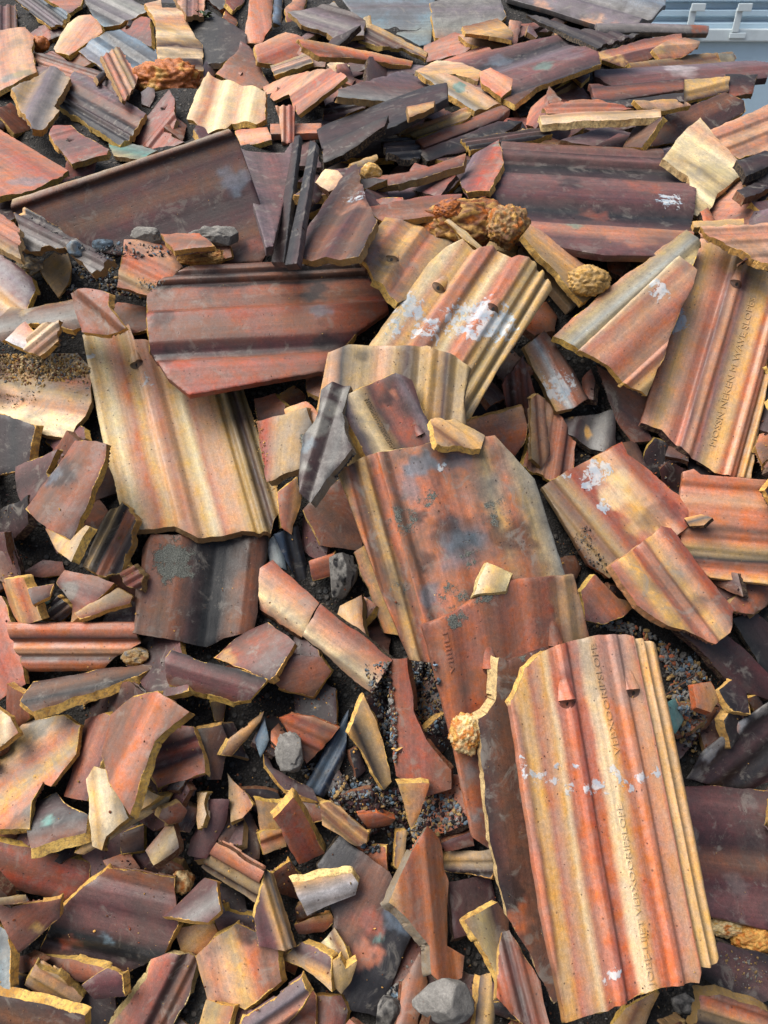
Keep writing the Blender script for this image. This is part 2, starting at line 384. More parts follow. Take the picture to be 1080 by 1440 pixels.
def build_tile(kind, label, pts, opt, seed):
    rs = random.Random(seed)
    pts = np.array([tuple(map(float, p.split(','))) for p in pts.split()])
    big = kind == 'R'
    th = float(opt.get('th', 1.4 if big else rs.uniform(1.1, 1.8))) * .01
    nopt = tuple(map(float, opt['n'].split(','))) if 'n' in opt else None
    tl = tuple(map(float, opt['t'].split(','))) if 't' in opt else (0, 0)
    M = raster(pts)
    T, Zp = profile(opt.get('p', 'arch:%.2f' % rs.uniform(.05, .6)), rs, big)
    n, s = rest(M, th - Zp.min() * .6, nopt, tl, float(opt.get('q', 96 if big else 94)), float(opt.get('dz', 0)) * .01, jit=3 if big else 12, rs=rs)
    # keep the slab clear of the lens and not edge on
    R = rays(pts[:, 0], pts[:, 1]); den = R @ n
    if (den > -.18).any():
        n = n + np.array([0, 0, .8]); n /= np.linalg.norm(n); s = np.percentile(pbuf(M) @ n, 92) + th; den = R @ n
    P = R * (s / den)[:, None]
    b = (pbuf(M, BASE) @ n); LIFT.append((float(s - np.median(b)), label))
    commit(M, n, s, Zp.max() * .5)
    # plane frame
    c = pts.mean(0)
    if 'a' in opt: a = np.array(tuple(map(float, opt['a'].split(','))))
    else:
        e = np.roll(pts, -1, 0) - pts; a = e[np.argmax((e ** 2).sum(1))]
    a = a / np.linalg.norm(a) * 4
    def un(p):
        r = rays(p[0], p[1]); return r * (s / (r @ n))
    O = un(c); eu = un(c + a) - O; eu /= np.linalg.norm(eu); ev = np.cross(n, eu)
    tv = np.array([-a[1], a[0]])                       # the across direction in the picture: right, else down
    if abs(tv[0]) > abs(tv[1]): tv = tv * np.sign(tv[0])
    else: tv = tv * np.sign(tv[1])
    if (un(c + tv) - O) @ ev < 0: sgn = -1.
    else: sgn = 1.
    UV = np.stack([(P - O) @ eu, (P - O) @ ev], 1)
    vlo, vhi = (UV[:, 1] * sgn).min(), (UV[:, 1] * sgn).max()
    def tt(v): return (v * sgn - vlo) / max(vhi - vlo, 1e-6)
    def zf(u, v): return np.interp(tt(v), T, Zp)
    # colour across the slab
    ck = opt['c'].split(); CK = np.array([K[q[0]] for q in ck]); CT = np.array([float(q[1:]) if len(q) > 1 else i / max(len(ck) - 1, 1) for i, q in enumerate(ck)])  # on the level ridged tiles, dark stops paint shade into the steps
    w1 = rs.uniform(0, 50)
    blobs = []
    for q in opt.get('bl', '').split('/'):
        if q:
            key, r_ = q.split(':'); x, y, r, st = map(float, r_.split(',')); p = un((x, y)); rr = np.linalg.norm(un((x + r, y)) - p)
            blobs.append((K[key], (p - O) @ eu, (p - O) @ ev, rr, st))
    ml = []
    for key in ('lim', 'moss'):
        for q in opt.get(key, '').split('/'):
            if q:
                x, y, r, st = map(float, q.split(',')); p = un((x, y)); rr = np.linalg.norm(un((x + r, y)) - p)
                ml.append((0 if key == 'lim' else 1, (p - O) @ eu, (p - O) @ ev, rr, st))
    tint = np.array([rs.uniform(.92, 1.08), rs.uniform(.95, 1.05), rs.uniform(.95, 1.05)])
    wob = .02 if big else .07
    def colf(u, v, warp):
        t = tt(v) + wob * np.array([mn.noise((x * 5 + w1, y * 11, 0)) + .6 * mn.noise((x * 16 + w1, y * 28, 4)) + .35 * mn.noise((x * 45 + w1, y * 70, 6)) for x, y in zip(u, v)])
        C = np.stack([np.interp(np.clip(t, 0, 1), CT, CK[:, i_]) for i_ in range(3)], 1)
        nz = np.array([mn.noise((x * 30 + w1, y * 30, 7)) + .7 * mn.noise((x * 75 + w1, y * 75, 9)) for x, y in zip(u, v)])
        for kc, bu, bv, rr, st in blobs:
            fq = .8 / rr; nb = np.array([mn.noise((x * fq + w1, y * fq, rr * 50)) + .6 * mn.noise((x * fq * 2.6 + w1, y * fq * 2.6, 3)) for x, y in zip(u, v)]) if len(u) < 20000 else nz
            d = np.hypot(u - bu, v - bv) / rr + .75 * nb + .3 * nz
            g = np.clip((1.15 - d) / .6, 0, 1); g = (g * g * (3 - 2 * g) * st)[:, None]; C = C * (1 - g) + kc * g
        return np.clip(C * tint, 0, .95)
    def mskf(u, v):
        m = np.zeros((len(u), 3))
        for ch, bu, bv, rr, st in ml:
            d = np.hypot(u - bu, v - bv) / rr; m[:, ch] = np.maximum(m[:, ch], st * np.clip(1.5 - d, 0, 1))
        return m
    ne = len(pts)
    if opt.get('f') == '*': fin = [True] * ne
    else:
        fs = {int(q) for q in opt['f'].split(',')} if opt.get('f') else set(); fin = [i in fs for i in range(ne)]
    if 'br' in opt:
        for q in opt['br'].split(','): fin[int(q)] = False
    wout = {int(q.split(':')[0]): float(q.split(':')[1]) for q in opt['w'].split(',')} if 'w' in opt else {}
    for q in wout: fin[q] = False
    e = opt.get('e', 'y' if rs.random() < .75 else 't'); raw = RAWC.get(e, K.get(e))
    film = kind == 'P'
    ctx = dict(th=th, z=zf, col=colf, msk=mskf, raw=raw * rs.choice((1.02, .95, .85, .72)) * np.array([1, rs.uniform(.9, 1.02), rs.uniform(.78, 1.02)]), dirt=float(opt.get('D', rs.uniform(.45, .95))), gloss=float(opt.get('gl', rs.uniform(.05, .25))),
               out=.0, eout=[0.] if film else [rs.uniform(-.006, .0045) for _ in range(max(ne, 1))], chip=.8 if (not film and e in 'yYto') else .3)
    W = lambda p: RM @ p
    mw = mwm(to_world(O[None])[0], W(eu), W(ev), W(n))
    name = 'clay_tile' if big else ('plastic_sheet' if film else 'tile_fragment')
    cat = 'roof tile' if big else ('plastic sheet' if film else 'tile fragment')
    if 'cloth' in label: name = cat = 'cloth'
    lap = opt.get('lap'); kids = lap or 'nib' in opt or 'txt' in opt
    root = None
    if kids:
        root = bpy.data.objects.new(name, None); root.empty_display_size = .02; COL.objects.link(root); root.matrix_world = mw
    body_name = ('tile_body' if kids else name)
    I4 = Matrix.Identity(4)
    if lap:
        x = float(lap); keep_hi = x > 0; x = abs(x); cval = vlo + x * (vhi - vlo)
        a2 = np.array([0., sgn])
        for nm, gt in (('tile_body', not keep_hi), ('side_lap', keep_hi)):
            pl, fl = clip_half(UV, a2, cval, gt, [(i, fin[i]) for i in range(ne)])
            ff = [None if q is None else q[1] for q in fl]; ww = {i: wout[q[0]] for i, q in enumerate(fl) if q is not None and q[0] in wout}
            if len(pl) >= 3: plate(nm, pl, ff, ww, ctx, root, None, seed)
    else:
        o = plate(body_name, UV, fin, wout, ctx, root, mw if not kids else None, seed)
        if o is None: return None
        if not kids: root = o
    tag(root, label, cat, GROUPS['R' if big else 'F'] if not film else None)
    # nail lugs: a half cone rising out of the face, its flat end pierced by a nail hole
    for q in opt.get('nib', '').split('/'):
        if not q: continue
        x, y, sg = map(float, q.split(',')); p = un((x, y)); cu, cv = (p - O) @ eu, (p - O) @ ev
        dirn = 1. if ((un(np.array((x, y)) + np.array([0, 6.])) - p) @ eu) > 0 else -1.
        dirn *= sg; sc_ = min(1., .55 + (vhi - vlo) * 2.2) * (1 if big else .7)
        Ln, wd, ht = .042 * sc_, .0135 * sc_, .0105 * sc_
        Vn = []; nr, na = 9, 13
        for i in range(nr):
            f = i / (nr - 1); r = .45 + .55 * f ** 1.3
            for j in range(na):
                th_ = math.pi * j / (na - 1); u_ = cu - dirn * Ln * (1 - f); v_ = cv + wd * r * math.cos(th_)
                Vn.append((u_, v_, float(zf(0, np.array([v_]))[0]) - .0015 + ht * r ** 1.4 * f ** .8 * math.sin(th_) + .0002))
        Fn = [[i * na + j, i * na + j + 1, (i + 1) * na + j + 1, (i + 1) * na + j] for i in range(nr - 1) for j in range(na - 1)]
        # hollow end face, slanting back down to the tile, with a nail hole
        base = (nr - 1) * na; hz = float(zf(0, np.array([cv]))[0]); c0 = len(Vn); fr_ = .0125 * sc_
        rows_ = [(0., 0., 1.), (.25, -.0035, .93), (.55, -.0035, .9), (1., .0, 1.)]
        for f, dip, ws in rows_:
            for j in range(na):
                th_ = math.pi * j / (na - 1); v_ = cv + wd * math.cos(th_) * ws; zt = Vn[base + j][2]; zb = float(zf(0, np.array([v_]))[0]) + .0003
                Vn.append((cu + dirn * fr_ * f * math.sin(th_) - dirn * .0002, v_, zt + (zb - zt) * f + dip * math.sin(th_)))
        Fe = [[c0 + i_ * na + j, c0 + i_ * na + j + 1, c0 + (i_ + 1) * na + j + 1, c0 + (i_ + 1) * na + j] for i_ in range(3) for j in range(na - 1)]
        h0 = len(Vn); hr = .0026 * sc_; um, zm = cu + dirn * fr_ * .45, hz + ht * .42 - .002
        for j in range(10): Vn.append((um + hr * 1.1 * math.cos(j * .6283), cv + hr * math.sin(j * .6283), zm - dirn * 0 - hr * .9 * math.cos(j * .6283) * dirn + .0006))
        Fe.append([h0 + j for j in range(10)])
        cc = colf(np.array([v[0] for v in Vn]), np.array([v[1] for v in Vn]), None); cc[c0:h0] *= .28; cc[h0:] = (.008, .007, .006)  # end face darkened as painted shade; the nail hole is a near-black disc
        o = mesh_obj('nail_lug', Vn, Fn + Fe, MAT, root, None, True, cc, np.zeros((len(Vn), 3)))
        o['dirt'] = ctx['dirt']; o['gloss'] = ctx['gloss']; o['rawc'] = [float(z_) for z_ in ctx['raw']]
        if not kids: pass
    wph = random.Random(seed).uniform(0, 100)
    for key in ('txt', 'txt2'):
        if key not in opt: continue
        x0, y0, x1, y1, st, hpx = opt[key].split(','); x0, y0, x1, y1, hpx = map(float, (x0, y0, x1, y1, hpx))
        cu_ = bpy.data.curves.new('lettering', 'FONT'); cu_.body = st; cu_.size = 1; cu_.extrude = .05; cu_.resolution_u = 2
        to = bpy.data.objects.new('lettering', cu_); COL.objects.link(to); bpy.context.view_layer.update()
        me = bpy.data.meshes.new_from_object(to.evaluated_get(bpy.context.evaluated_depsgraph_get())); bpy.data.objects.remove(to)
        Vt = np.array([v.co[:] for v in me.vertices]); Ft = [list(p.vertices) for p in me.polygons]; bpy.data.meshes.remove(me)
        Vt[:, 0] = (Vt[:, 0] - Vt[:, 0].min()) / np.ptp(Vt[:, 0])
        p0, p1 = un((x0, y0)), un((x1, y1)); d = p1 - p0; L = np.linalg.norm(d); d /= L; up = np.cross(n, d); hh = hpx / F * abs(p0[2])
        Q = p0 + np.outer(Vt[:, 0] * L, d) + np.outer(Vt[:, 1] * hh * 1.35, up)
        uu, vv = (Q - O) @ eu, (Q - O) @ ev
        zz = zf(uu, vv) + np.array([mn.noise((a_ * 7 + wph, b_ * 7, 2)) for a_, b_ in zip(uu, vv)]) * .0022 + np.where(Vt[:, 2] > 0, .0015, -.004)
        Vl = np.stack([uu, vv, zz], 1); cc = colf(uu, vv, None)
        o = mesh_obj('lettering', Vl, Ft, MAT, root, None, False, cc, np.zeros((len(Vl), 3)))
        o['dirt'] = ctx['dirt']; o['gloss'] = 0.; o['rawc'] = [float(z_) for z_ in raw]
    return root
_ICO = {}
def ico(sub):
    if sub not in _ICO:
        bm = bmesh.new(); bmesh.ops.create_icosphere(bm, subdivisions=sub, radius=1)
        _ICO[sub] = (np.array([v.co[:] for v in bm.verts]), [[v.index for v in f.verts] for f in bm.faces]); bm.free()
    return _ICO[sub]
def build_lump(kind, label, box, opt, seed):
    rs = random.Random(seed); cx, cy, rx, ry = map(float, box.split(','))
    an = np.linspace(0, 2 * math.pi, 20, endpoint=False)
    M = raster(np.stack([cx + .8 * rx * np.cos(an), cy + .8 * ry * np.sin(an)], 1))
    n, s = rest(M, 0, jit=3, rs=rs, q=93)
    r0 = rays(cx, cy); P = r0 * (s / (r0 @ n)); z = -P[2]
    ax, ay = rx * z / F, ry * z / F; az = min(ax, ay) * .8
    P = P * (1 - az * .45 / z)
    V, Fc = ico(5 if rx > 20 else 4); V = V.copy()
    ph = rs.uniform(0, 100)
    D = V / np.linalg.norm(V, axis=1, keepdims=True)
    if kind == 'F':
        d = np.array([.32 * mn.noise((p * 1.3 + ph)[:]) + .30 * abs(mn.noise((p * 3. + ph)[:])) + .16 * mn.noise((p * 7 + ph)[:]) + .09 * mn.noise((p * 17 + ph)[:]) + .05 * mn.noise((p * 34 + ph)[:]) for p in D])
    elif kind == 'M':
        d = np.array([.30 * mn.noise((p * 1.6 + ph)[:]) + .2 * mn.noise((p * 4 + ph)[:]) + .06 * mn.noise((p * 9 + ph)[:]) + .025 * mn.noise((p * 20 + ph)[:]) for p in D])
    else:
        d = np.array([.20 * mn.noise((p * 1.1 + ph)[:]) + .07 * mn.noise((p * 3 + ph)[:]) + .02 * mn.noise((p * 12 + ph)[:]) for p in D])
        pass
    if kind != 'F':
        for q in range(14):
            w = np.array([rs.gauss(0, 1) for _ in range(3)]); w /= np.linalg.norm(w); lim = rs.uniform(.68, .9); pr = D @ w
            d = np.where(pr * (1 + d) > lim, lim / np.maximum(pr, .1) - 1, d)
    if kind == 'F': d = d * .8
    V = D * (1 + d)[:, None] * .94
    ca = [K[q] if q != 'Y' or kind != 'F' else RAWC['Y'] for q in opt['c'].split()]
    m = np.array([.5 + .9 * mn.noise((p * 2.2 + ph + 7)[:]) + .35 * mn.noise((p * 7 + ph)[:]) for p in D]).clip(0, .999) * (len(ca) - 1)
    i = m.astype(int); fr = (m - i)[:, None]; CA = np.array(ca); C = CA[i] * (1 - fr) + CA[np.minimum(i + 1, len(ca) - 1)] * fr
    if kind == 'F': C = C * np.where(d > .12, 1.15, .8)[:, None] if False else C
    ang = math.radians(float(opt.get('rot', 0))); mw = mwm(to_world(P[None])[0], RGT, UP, BCK)
    V = V * np.array([ax, ay, az])
    nm, cat, mt = dict(F=('foam_lump', 'foam lump', M_FOAM), M=('mortar_lump', 'mortar lump', M_STONE), S=('stone', 'stone', M_STONE))[kind]
    o = mesh_obj(nm, V, Fc, mt, None, mw, True, C)
    tag(o, label, cat, {'F': 'lumps of expanding foam', 'M': 'lumps of mortar', 'S': 'loose stones'}[kind])
    # write to the buffer
    zz = z * (1 - az * .9 / z); ZB[M] = np.minimum(ZB[M], zz)
    return o
SUN, SKY, EXPO = 3.3, .085, .58
DATA = r"""
# ---------- far top left
F|dark charcoal ribbed tile piece at the very top left corner of the heap|15,-6 70,-10 96,20 86,35 70,37 50,24|a=4,3;p=rib4:.6;c=k G k u k;gl=.3
F|small brown ribbed piece wedged upright at the far upper left border|-12,8 22,6 25,44 -12,46|a=0,1;p=rib3:.5;c=b d m b d
F|pinkish grey tile corner lying behind the charcoal ribbed piece at the top|56,-8 120,-10 114,8 95,18|c=m p u;p=arch:.8
F|grey tile end with stepped ribs just right of the pinkish grey corner|116,-6 172,-6 209,13 206,19 168,32 145,36 130,22|a=2,1;p=pts:0:1,.3:.8,.38:.2,.6:.4,.7:-.2,1:0;c=u g u k G;gl=.4
F|very dark slab with a pale upper rim behind the cream stepped tile|262,22 292,14 346,44 348,72 310,90 270,92|c=k k d;p=arch:1;e=g
F|pink ribbed tile end at the top border beside green weeds|244,-8 289,-8 286,21 262,22|a=0,1;p=rib3:.6;c=p s m p s
F|long tan and orange tile stood up against the top of the heap|342,60 352,-6 384,-8 382,38 368,62|a=1,6;p=arch:1.2;c=s o p b;n=.1,.35
F|dark folded roofing scrap beside the upright orange tile|380,-6 398,-6 396,36 384,32|c=k G k;p=arch:1
F|pink chip of tile between dark scrap and grey tile at top|400,12 416,-6 432,-6 426,16 404,36|c=s p b
F|long blue grey tile lying under the small ribbed fragment at upper left|110,72 136,50 168,40 222,70 226,92 196,100 150,102|a=3,2;p=pts:0:.2,.3:.9,.45:.1,.6:.8,.8:.2,1:.6;c=G k G u;gl=.35;n=-.1,.5
F|pale pinkish curved tile piece with rounded end resting on the blue grey tile|94,31 110,22 128,22 140,32 143,43 126,57 108,72 97,79 79,75 75,68 82,52|a=3,-4;p=arch:1.5;c=Y s p s;D=.6
F|cream tile with stepped ridges across its lower end near the top|203,4 226,-2 228,10 248,10 259,18 266,34 276,55 285,62 286,100 222,88 220,60 219,30|a=1,.05;p=pts:0:0,.25:.6,.35:.1,.6:.7,.68:.2,.74:.9,.8:0,.86:.8,.92:0,1:.5;c=Y s Y s y Y t d Y d t;D=.6
F|long thin red brown strip of ribs below the pale curved piece|46,76 75,72 100,88 143,100 136,113 90,106 54,95|a=3,1;p=rib3:.5;c=r d p b
LF|small orange foam lump beside the pale curved piece at upper left|57,62,11,11|c=f O
F|salmon tile piece with grey mould along its broken foot at the left edge|-12,46 20,40 35,37 47,50 44,70 51,100 40,106 20,119 -12,132|a=1,5;p=arch:1.2;c=s p s p;bl=g:15,110,18,.8/t:35,104,12,.8
F|grey green lichen stained tile piece on the left below the salmon piece|16,126 70,93 90,100 99,111 76,146 84,156 60,179 45,181 28,151|a=-1,2.2;p=wave2:.9;c=g t u g t;D=.6
F|purple brown tile with black ribs along its lower side at upper left|75,143 104,100 130,110 206,161 180,196 168,202|a=2,1.1;p=pts:0:.6,.35:1,.5:.2,.62:.7,.7:0,.76:.8,.82:-.2,.9:.6,1:-.2;c=m u m b k d k k;gl=.3
F|small tan ribbed fragment leaning in front of the blue grey tile|141,80 168,64 194,108 188,123 176,140 172,139|a=1,2;p=rib4:.5;c=t p b s t b p
LF|large orange expanding foam lump in the upper left of the heap|236,113,44,27|c=f O f F
F|brown tile corner with a small lug right of the big orange foam|303,103 335,70 338,56 351,65 376,114 382,124 350,124|a=2,1;p=arch:.6;c=m b p;nib=340,105,1
F|cream and pink tile piece with scalloped ends right of the orange foam|262,166 275,130 293,102 300,108 330,115 373,126 373,165 360,173 325,171 316,181 290,186|a=-.25,1;p=wave3:.7;c=Y p Y s Y p;D=.3
F|mauve red triangular piece with square lugs below the orange foam|180,192 236,123 244,136 247,166 240,190 258,198 230,209 200,207|c=m r m;p=pts:0:0,.4:.2,.45:.9,.52:.9,.55:.1,1:.3;nib=228,152,1;dz=1
F|red tile corner with a raised lug low in the upper left|69,189 75,178 100,177 130,195 153,209 150,216 100,229 82,206|c=r m r;p=pts:0:.5,.2:.3,.25:-.3,1:0;nib=95,196,1;gl=.3
F|mossy grey strip of tile in front of the red lugged corner|152,201 175,198 221,211 196,224 160,219|c=g T t;D=.8
R|long rosy red tile sloping down from the left edge|-14,172 96,238 82,252 30,272 -14,276|a=3,2;p=pts:0:.2,.3:.9,.55:.3,.8:.8,1:0;c=p r p r;bl=G:40,255,25,.5;f=0
F|pink flat bar lying behind the upright pink stub|380,173 452,173 452,187 380,188|c=p p;p=flat;f=*;n=0,.7
F|orange scrap of tile behind the grey purple plate|330,183 375,177 382,196 338,205|c=o s o
# ---------- top middle
P|hazy blue grey plastic sheet hanging at the top middle of the heap|478,-8 612,-8 606,62 590,64 545,42 500,27|th=.3;f=*;n=0,.4;c=G u G g G;p=wave2:.6;gl=.15;bl=u:560,20,30,.5
F|grey brown slab at the top border right of the plastic sheet|604,4 640,-8 702,-8 712,24 690,42 645,58 612,52|c=g u g b;p=arch:1.2;D=.8
F|grey weathered tile with ribbed upper rim left of the plastic sheet|404,16 470,4 478,11 514,28 512,50 476,58 460,46 424,36|a=4,1.2;p=pts:0:.8,.08:.2,.16:.8,.24:.1,.6:.2,.8:.9,1:-.4;c=g d u g u d;D=.7
F|small pale upright chip beside the grey weathered tile|511,25 521,21 525,43 515,47|c=Y y
F|brown stepped fragment with yellow broken rim in front of the plastic|500,48 522,34 545,44 602,74 598,84 565,68 540,66 505,55|a=2,1;p=rib3:.6;c=y b d b;w=6:.6
F|pink red tile end lying over a ribbed block left of top middle|358,62 402,43 426,52 433,70 396,90 362,88|c=s p r p;a=2,-.8;p=pts:0:0,.6:.7,1:0
F|ribbed tan block under the pink red tile end|380,93 434,74 440,86 385,107|c=t d s d t;p=rib3:.5;a=3,-1
F|long thin orange tile edge with a yellow hooked fracture at top middle|419,54 448,57 490,66 581,85 578,93 500,82 450,79 425,65|c=y o b o;w=6:.5;a=5,1
F|red sliver lying behind the mauve roll at top middle|596,64 640,44 672,57 652,74 600,87|c=r p r
F|orange brown thin chip near the top right of the middle stack|644,50 660,45 722,66 719,82 700,76 656,59|c=b s b;e=y
F|brown flake with yellow edge at the top right of the middle|650,36 700,25 722,45 720,56 688,50 655,46|c=b y d;e=y
R|mauve rolled tile with a purple and teal band at upper right|572,108 680,62 692,74 826,42 831,60 840,66 846,86 760,118 724,142 690,134 640,120|a=15,-5;p=pts:0:.2,.15:1.4,.3:1.2,.42:-.5,.5:-.2,.62:1.2,.75:1,.85:-.4,.92:.3,1:-.5;c=m p m k u m m k b;bl=T:765,95,16,.6/G:700,85,18,.4/u:790,78,30,.6;gl=.3
F|rosy red ribbed tile with a tiny lug left of the dark long tiles|369,121 400,108 460,95 486,105 476,116 420,162 412,149 405,131 385,142 372,131|a=2,-1.4;p=pts:0:.2,.45:.7,.52:0,.62:.8,.7:0,.8:.8,.88:0,1:.5;c=p s p s r p b;nib=392,126,1
F|orange tile end overhanging the mauve rolled tile|674,101 690,94 721,110 719,126 705,137 677,116|c=o s o;e=y
F|cream chipped tile piece in the middle of the far stack|584,99 615,84 650,88 679,100 672,113 640,104 600,107|c=Y s y p;e=Y
F|grey and tan tile piece with a teal stain in the far stack|588,103 640,105 706,136 705,146 668,156 626,131 600,112|a=3,1.8;p=wave2:.6;c=g s t g;bl=T:648,124,12,.9;D=.5
F|black ribbed curved tile under the grey mauve tile|455,152 475,134 522,132 512,152 455,172|a=3,-.6;p=rib4:.6;c=k d k m k;e=y;w=4:.5
F|flat grey mauve tile with a pale front edge in the far stack|476,123 530,108 560,102 602,112 606,121 556,141 475,133|c=u m g;p=pts:0:.8,.3:.2,1:0;w=5:.8;e=t;D=.6
R|long nearly black tile running diagonally through the far stack|446,186 460,177 600,124 629,119 629,136 556,172 452,206|c=k d k;p=pts:0:.6,.5:.8,.7:0,1:-.6;th=1.8;e=k;f=*
F|second black tile tucked under the long nearly black one|454,202 546,160 541,177 482,217 455,228|c=k d k;e=k;th=1.8
F|rust coloured small roll between black tile and tan flat tile|572,148 612,140 610,150 576,164|c=n y b
F|black broken stack of tile ends below the tan flat tile|536,196 592,192 600,210 588,224 545,217|c=k d k k;p=rib4:.8;e=k;D=.8
F|curled tan tile nose with an orange hollow in the far stack|544,182 570,165 579,172 560,187|c=y t b;p=arch:1.2
F|tan tile piece with ragged yellow front edge in the far stack|562,186 620,165 656,151 663,160 650,171 586,194|a=3,-1.1;p=wave2:.5;c=o y b;w=4:.7;e=y
R|long brown tile edge below the ragged tan piece|584,196 706,147 717,155 702,167 596,207|c=b n b d;th=1.8;e=d;f=*;n=0,.9
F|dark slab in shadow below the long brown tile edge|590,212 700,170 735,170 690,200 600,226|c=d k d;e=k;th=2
F|brown tile strip lying above the red ground slab in the middle|520,250 596,236 655,216 652,232 560,258 525,262|c=b n d;th=1.6;e=t
LM|pale yellow crusty mortar knob in the middle of the far heap|522,240,18,11|c=Y F t
F|small tan sliver left of the pale mortar knob|492,229 530,216 531,224 500,238|c=y t
R|flat red slab lying half hidden under the brown foam clump|505,292 600,274 650,272 640,300 540,310|c=r b p;D=.8
# ---------- top right stack
R|grey weathered pantile with terracotta patches on top of the right stack|712,-12 938,-12 936,10 920,21 905,27 895,38 880,45 870,46 863,30 855,38 840,35 796,22 712,2|a=10,3;n=0,.62;bl=s:830,25,16,.9/p:865,35,10,.8/s:760,4,14,.6;D=.9;th=1.6;e=g;f=*;c=g G g u g;p=wave3:2
F|grey tile strip with a reddish tip sticking out toward the blue container|838,33 900,31 965,33 997,36 996,47 900,45 842,46|c=u g k;bl=n:985,41,12,1;p=arch:1.4;th=1.6;f=*
F|brown pipe like tile end below the grey pantile at right|916,22 935,13 951,12 951,29 925,33|c=b m d;p=arch:1.5
F|dark stack of tile edges beneath the grey weathered pantile|740,18 800,36 838,44 900,48 840,66 780,40|c=k d k;e=k;p=rib4:.6
F|brown mauve tile with yellow broken left end on the right stack|842,72 866,68 906,55 958,47 962,60 940,73 880,92 846,86|a=3,-.7;p=pts:0:.6,.4:.3,.55:1,.8:.2,1:-.2;c=m p m b;bl=y:850,78,12,.9/y:872,84,9,.8;e=y
F|broken salmon tile corner topmost on the right stack|917,70 941,55 965,50 984,58 982,66 960,79 930,81|c=p s p;e=y;bl=y:925,68,8,.8;p=pts:0:0,.5:1.2,1:0
F|cracked olive brown strip of tile below the salmon corner|884,88 930,83 962,77 1030,72 1036,82 1022,90 935,98 890,98|c=t b t;w=5:.6;e=y;a=8,-1
F|grey rubble pad behind the end of the right stack|1010,74 1033,74 1034,90 1015,92|c=g t
R|long mauve tile lying level across the right stack|834,97 858,99 1062,88 1084,91 1080,106 870,122 856,117 836,111|c=m u m d;p=pts:0:.2,.2:.9,.6:.9,.7:.1,1:-.4;bl=w:960,102,24,.4;th=1.8;f=*;e=d;n=0,1
F|rust brown tile second from top in the right stack|828,116 852,122 962,111 962,124 866,139 838,142|c=n d n k;th=1.8;e=d;f=*;p=pts:0:0,.2:.8,1:0;n=0,1
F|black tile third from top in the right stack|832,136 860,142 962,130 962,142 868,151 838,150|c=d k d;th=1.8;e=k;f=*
F|dark tile end stack at the right end under the long mauve tile|1020,104 1066,104 1058,131 1022,136|c=k d n;e=t
F|small tan block with ragged top in the right stack|958,113 990,111 1026,108 1026,126 963,142 960,140|c=t y d;p=pts:0:.6,.6:.6,.75:0,1:0;e=y
F|reddish stepped tile behind the pale edged salmon board|762,150 786,142 840,140 892,152 850,160 770,160|c=p r p;p=rib3:.4
R|salmon tile board with a pale dusty front edge at right|758,162 820,156 928,154 930,163 762,173|c=s t Y;w=3:.5;e=Y;th=1.6;n=0,1
F|tan flake lying on the right end of the salmon board|891,140 960,139 972,148 932,156 902,152|c=y s t;e=y
F|tan triangular flake above the large dark tile at right|712,196 735,180 790,198 832,209 720,207|c=t p t
R|dark ridged tile strip behind the upper edge of the large dark tile|648,196 770,178 777,190 662,212|c=k m k d;p=rib3:.6;gl=.3
R|pale pink tile sloping off the right edge of the photo|985,188 1084,144 1084,210 1040,223|a=5,-2;p=pts:0:.3,.3:.8,.36:.2,.6:.8,.66:.2,1:.5;c=s p s p s
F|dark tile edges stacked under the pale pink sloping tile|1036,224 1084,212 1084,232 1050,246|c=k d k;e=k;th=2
F|smaller brown tile with wavy yellow edge left of the larger one|876,206 890,180 932,163 922,182 902,206|c=d b d;e=y;w=0:.9,1:.7
F|dark brown tile stood on edge with a thin yellow rim at right|903,206 918,184 932,164 1020,129 1046,141 1049,156 990,191 958,200|a=3,-1.5;e=y;w=1:.5,2:.6,3:.5;n=.1,.3;c=d b d d;p=arch:.3
F|cream white broken tile with grooved foot at right|932,222 965,181 985,165 1004,189 1055,240 1010,270 992,306 972,300 968,246|a=3.2,2.2;p=pts:0:.4,.3:.2,.5:.6,.66:.1,.72:.7,.78:0,.84:.7,.9:0,1:.4;c=Y s Y Y t Y t Y;dz=2;e=Y;n=0,.5
R|salmon pink tile strip at the right edge under the dark large tile|985,318 1084,314 1084,372 1030,346 1000,332|a=10,-.5;p=rib3:.4;c=s p s s p
F|thin tan splinter below the cream grooved tile|974,310 1046,307 1046,316 976,319|c=y t
F|dark red and grey tile end sticking out left of the large dark tile|646,252 664,216 702,198 708,226 688,266 656,272|a=-1,2;p=arch:1;c=u m r p;bl=r:688,232,14,.9/T:700,205,10,.6
R|large dark mauve tile with rolled ridges lying level at right|681,268 690,252 705,203 800,207 931,212 934,231 979,238 973,363 850,359 684,331|a=1,.06;lim=940,285,24,.9;gl=.35;f=*;D=.5;c=b0 m.08 d.13 m.18 k.22 d.3 m.38 m.45 v.58 k.64 d.7 m.76 p.82 m.9 v1;p=pts:0:.7,.07:1.3,.09:.3,.12:.3,.13:1.2,.18:1.1,.2:-.6,.3:-.5,.38:1.3,.58:.9,.64:-.7,.74:-.6,.8:1.1,1:.5;bl=T:805,320,14,.6/k:800,262,18,.6/r:900,265,30,.5/p:890,340,30,.5/r:840,300,20,.4/k:875,255,25,.6;moss=706,246,10,.6;lap=-.195
# ---------- trough and dark uprights
R|dark reddish brown ribbed tile leaning in shadow right of the black uprights|492,231 501,230 515,280 531,311 505,362 405,366 420,330 470,262|a=-.62,1;p=pts:0:0,.25:.9,.4:.3,.6:1,.75:.3,1:.7;c=v d b v b d;lim=505,278,20,.8;bl=p:500,290,18,.7;D=.7
F|grey purple curved plate behind the black uprights|332,206 345,211 400,213 413,196 406,250 384,345 374,348|c=u m u;p=arch:-1;gl=.3;f=*
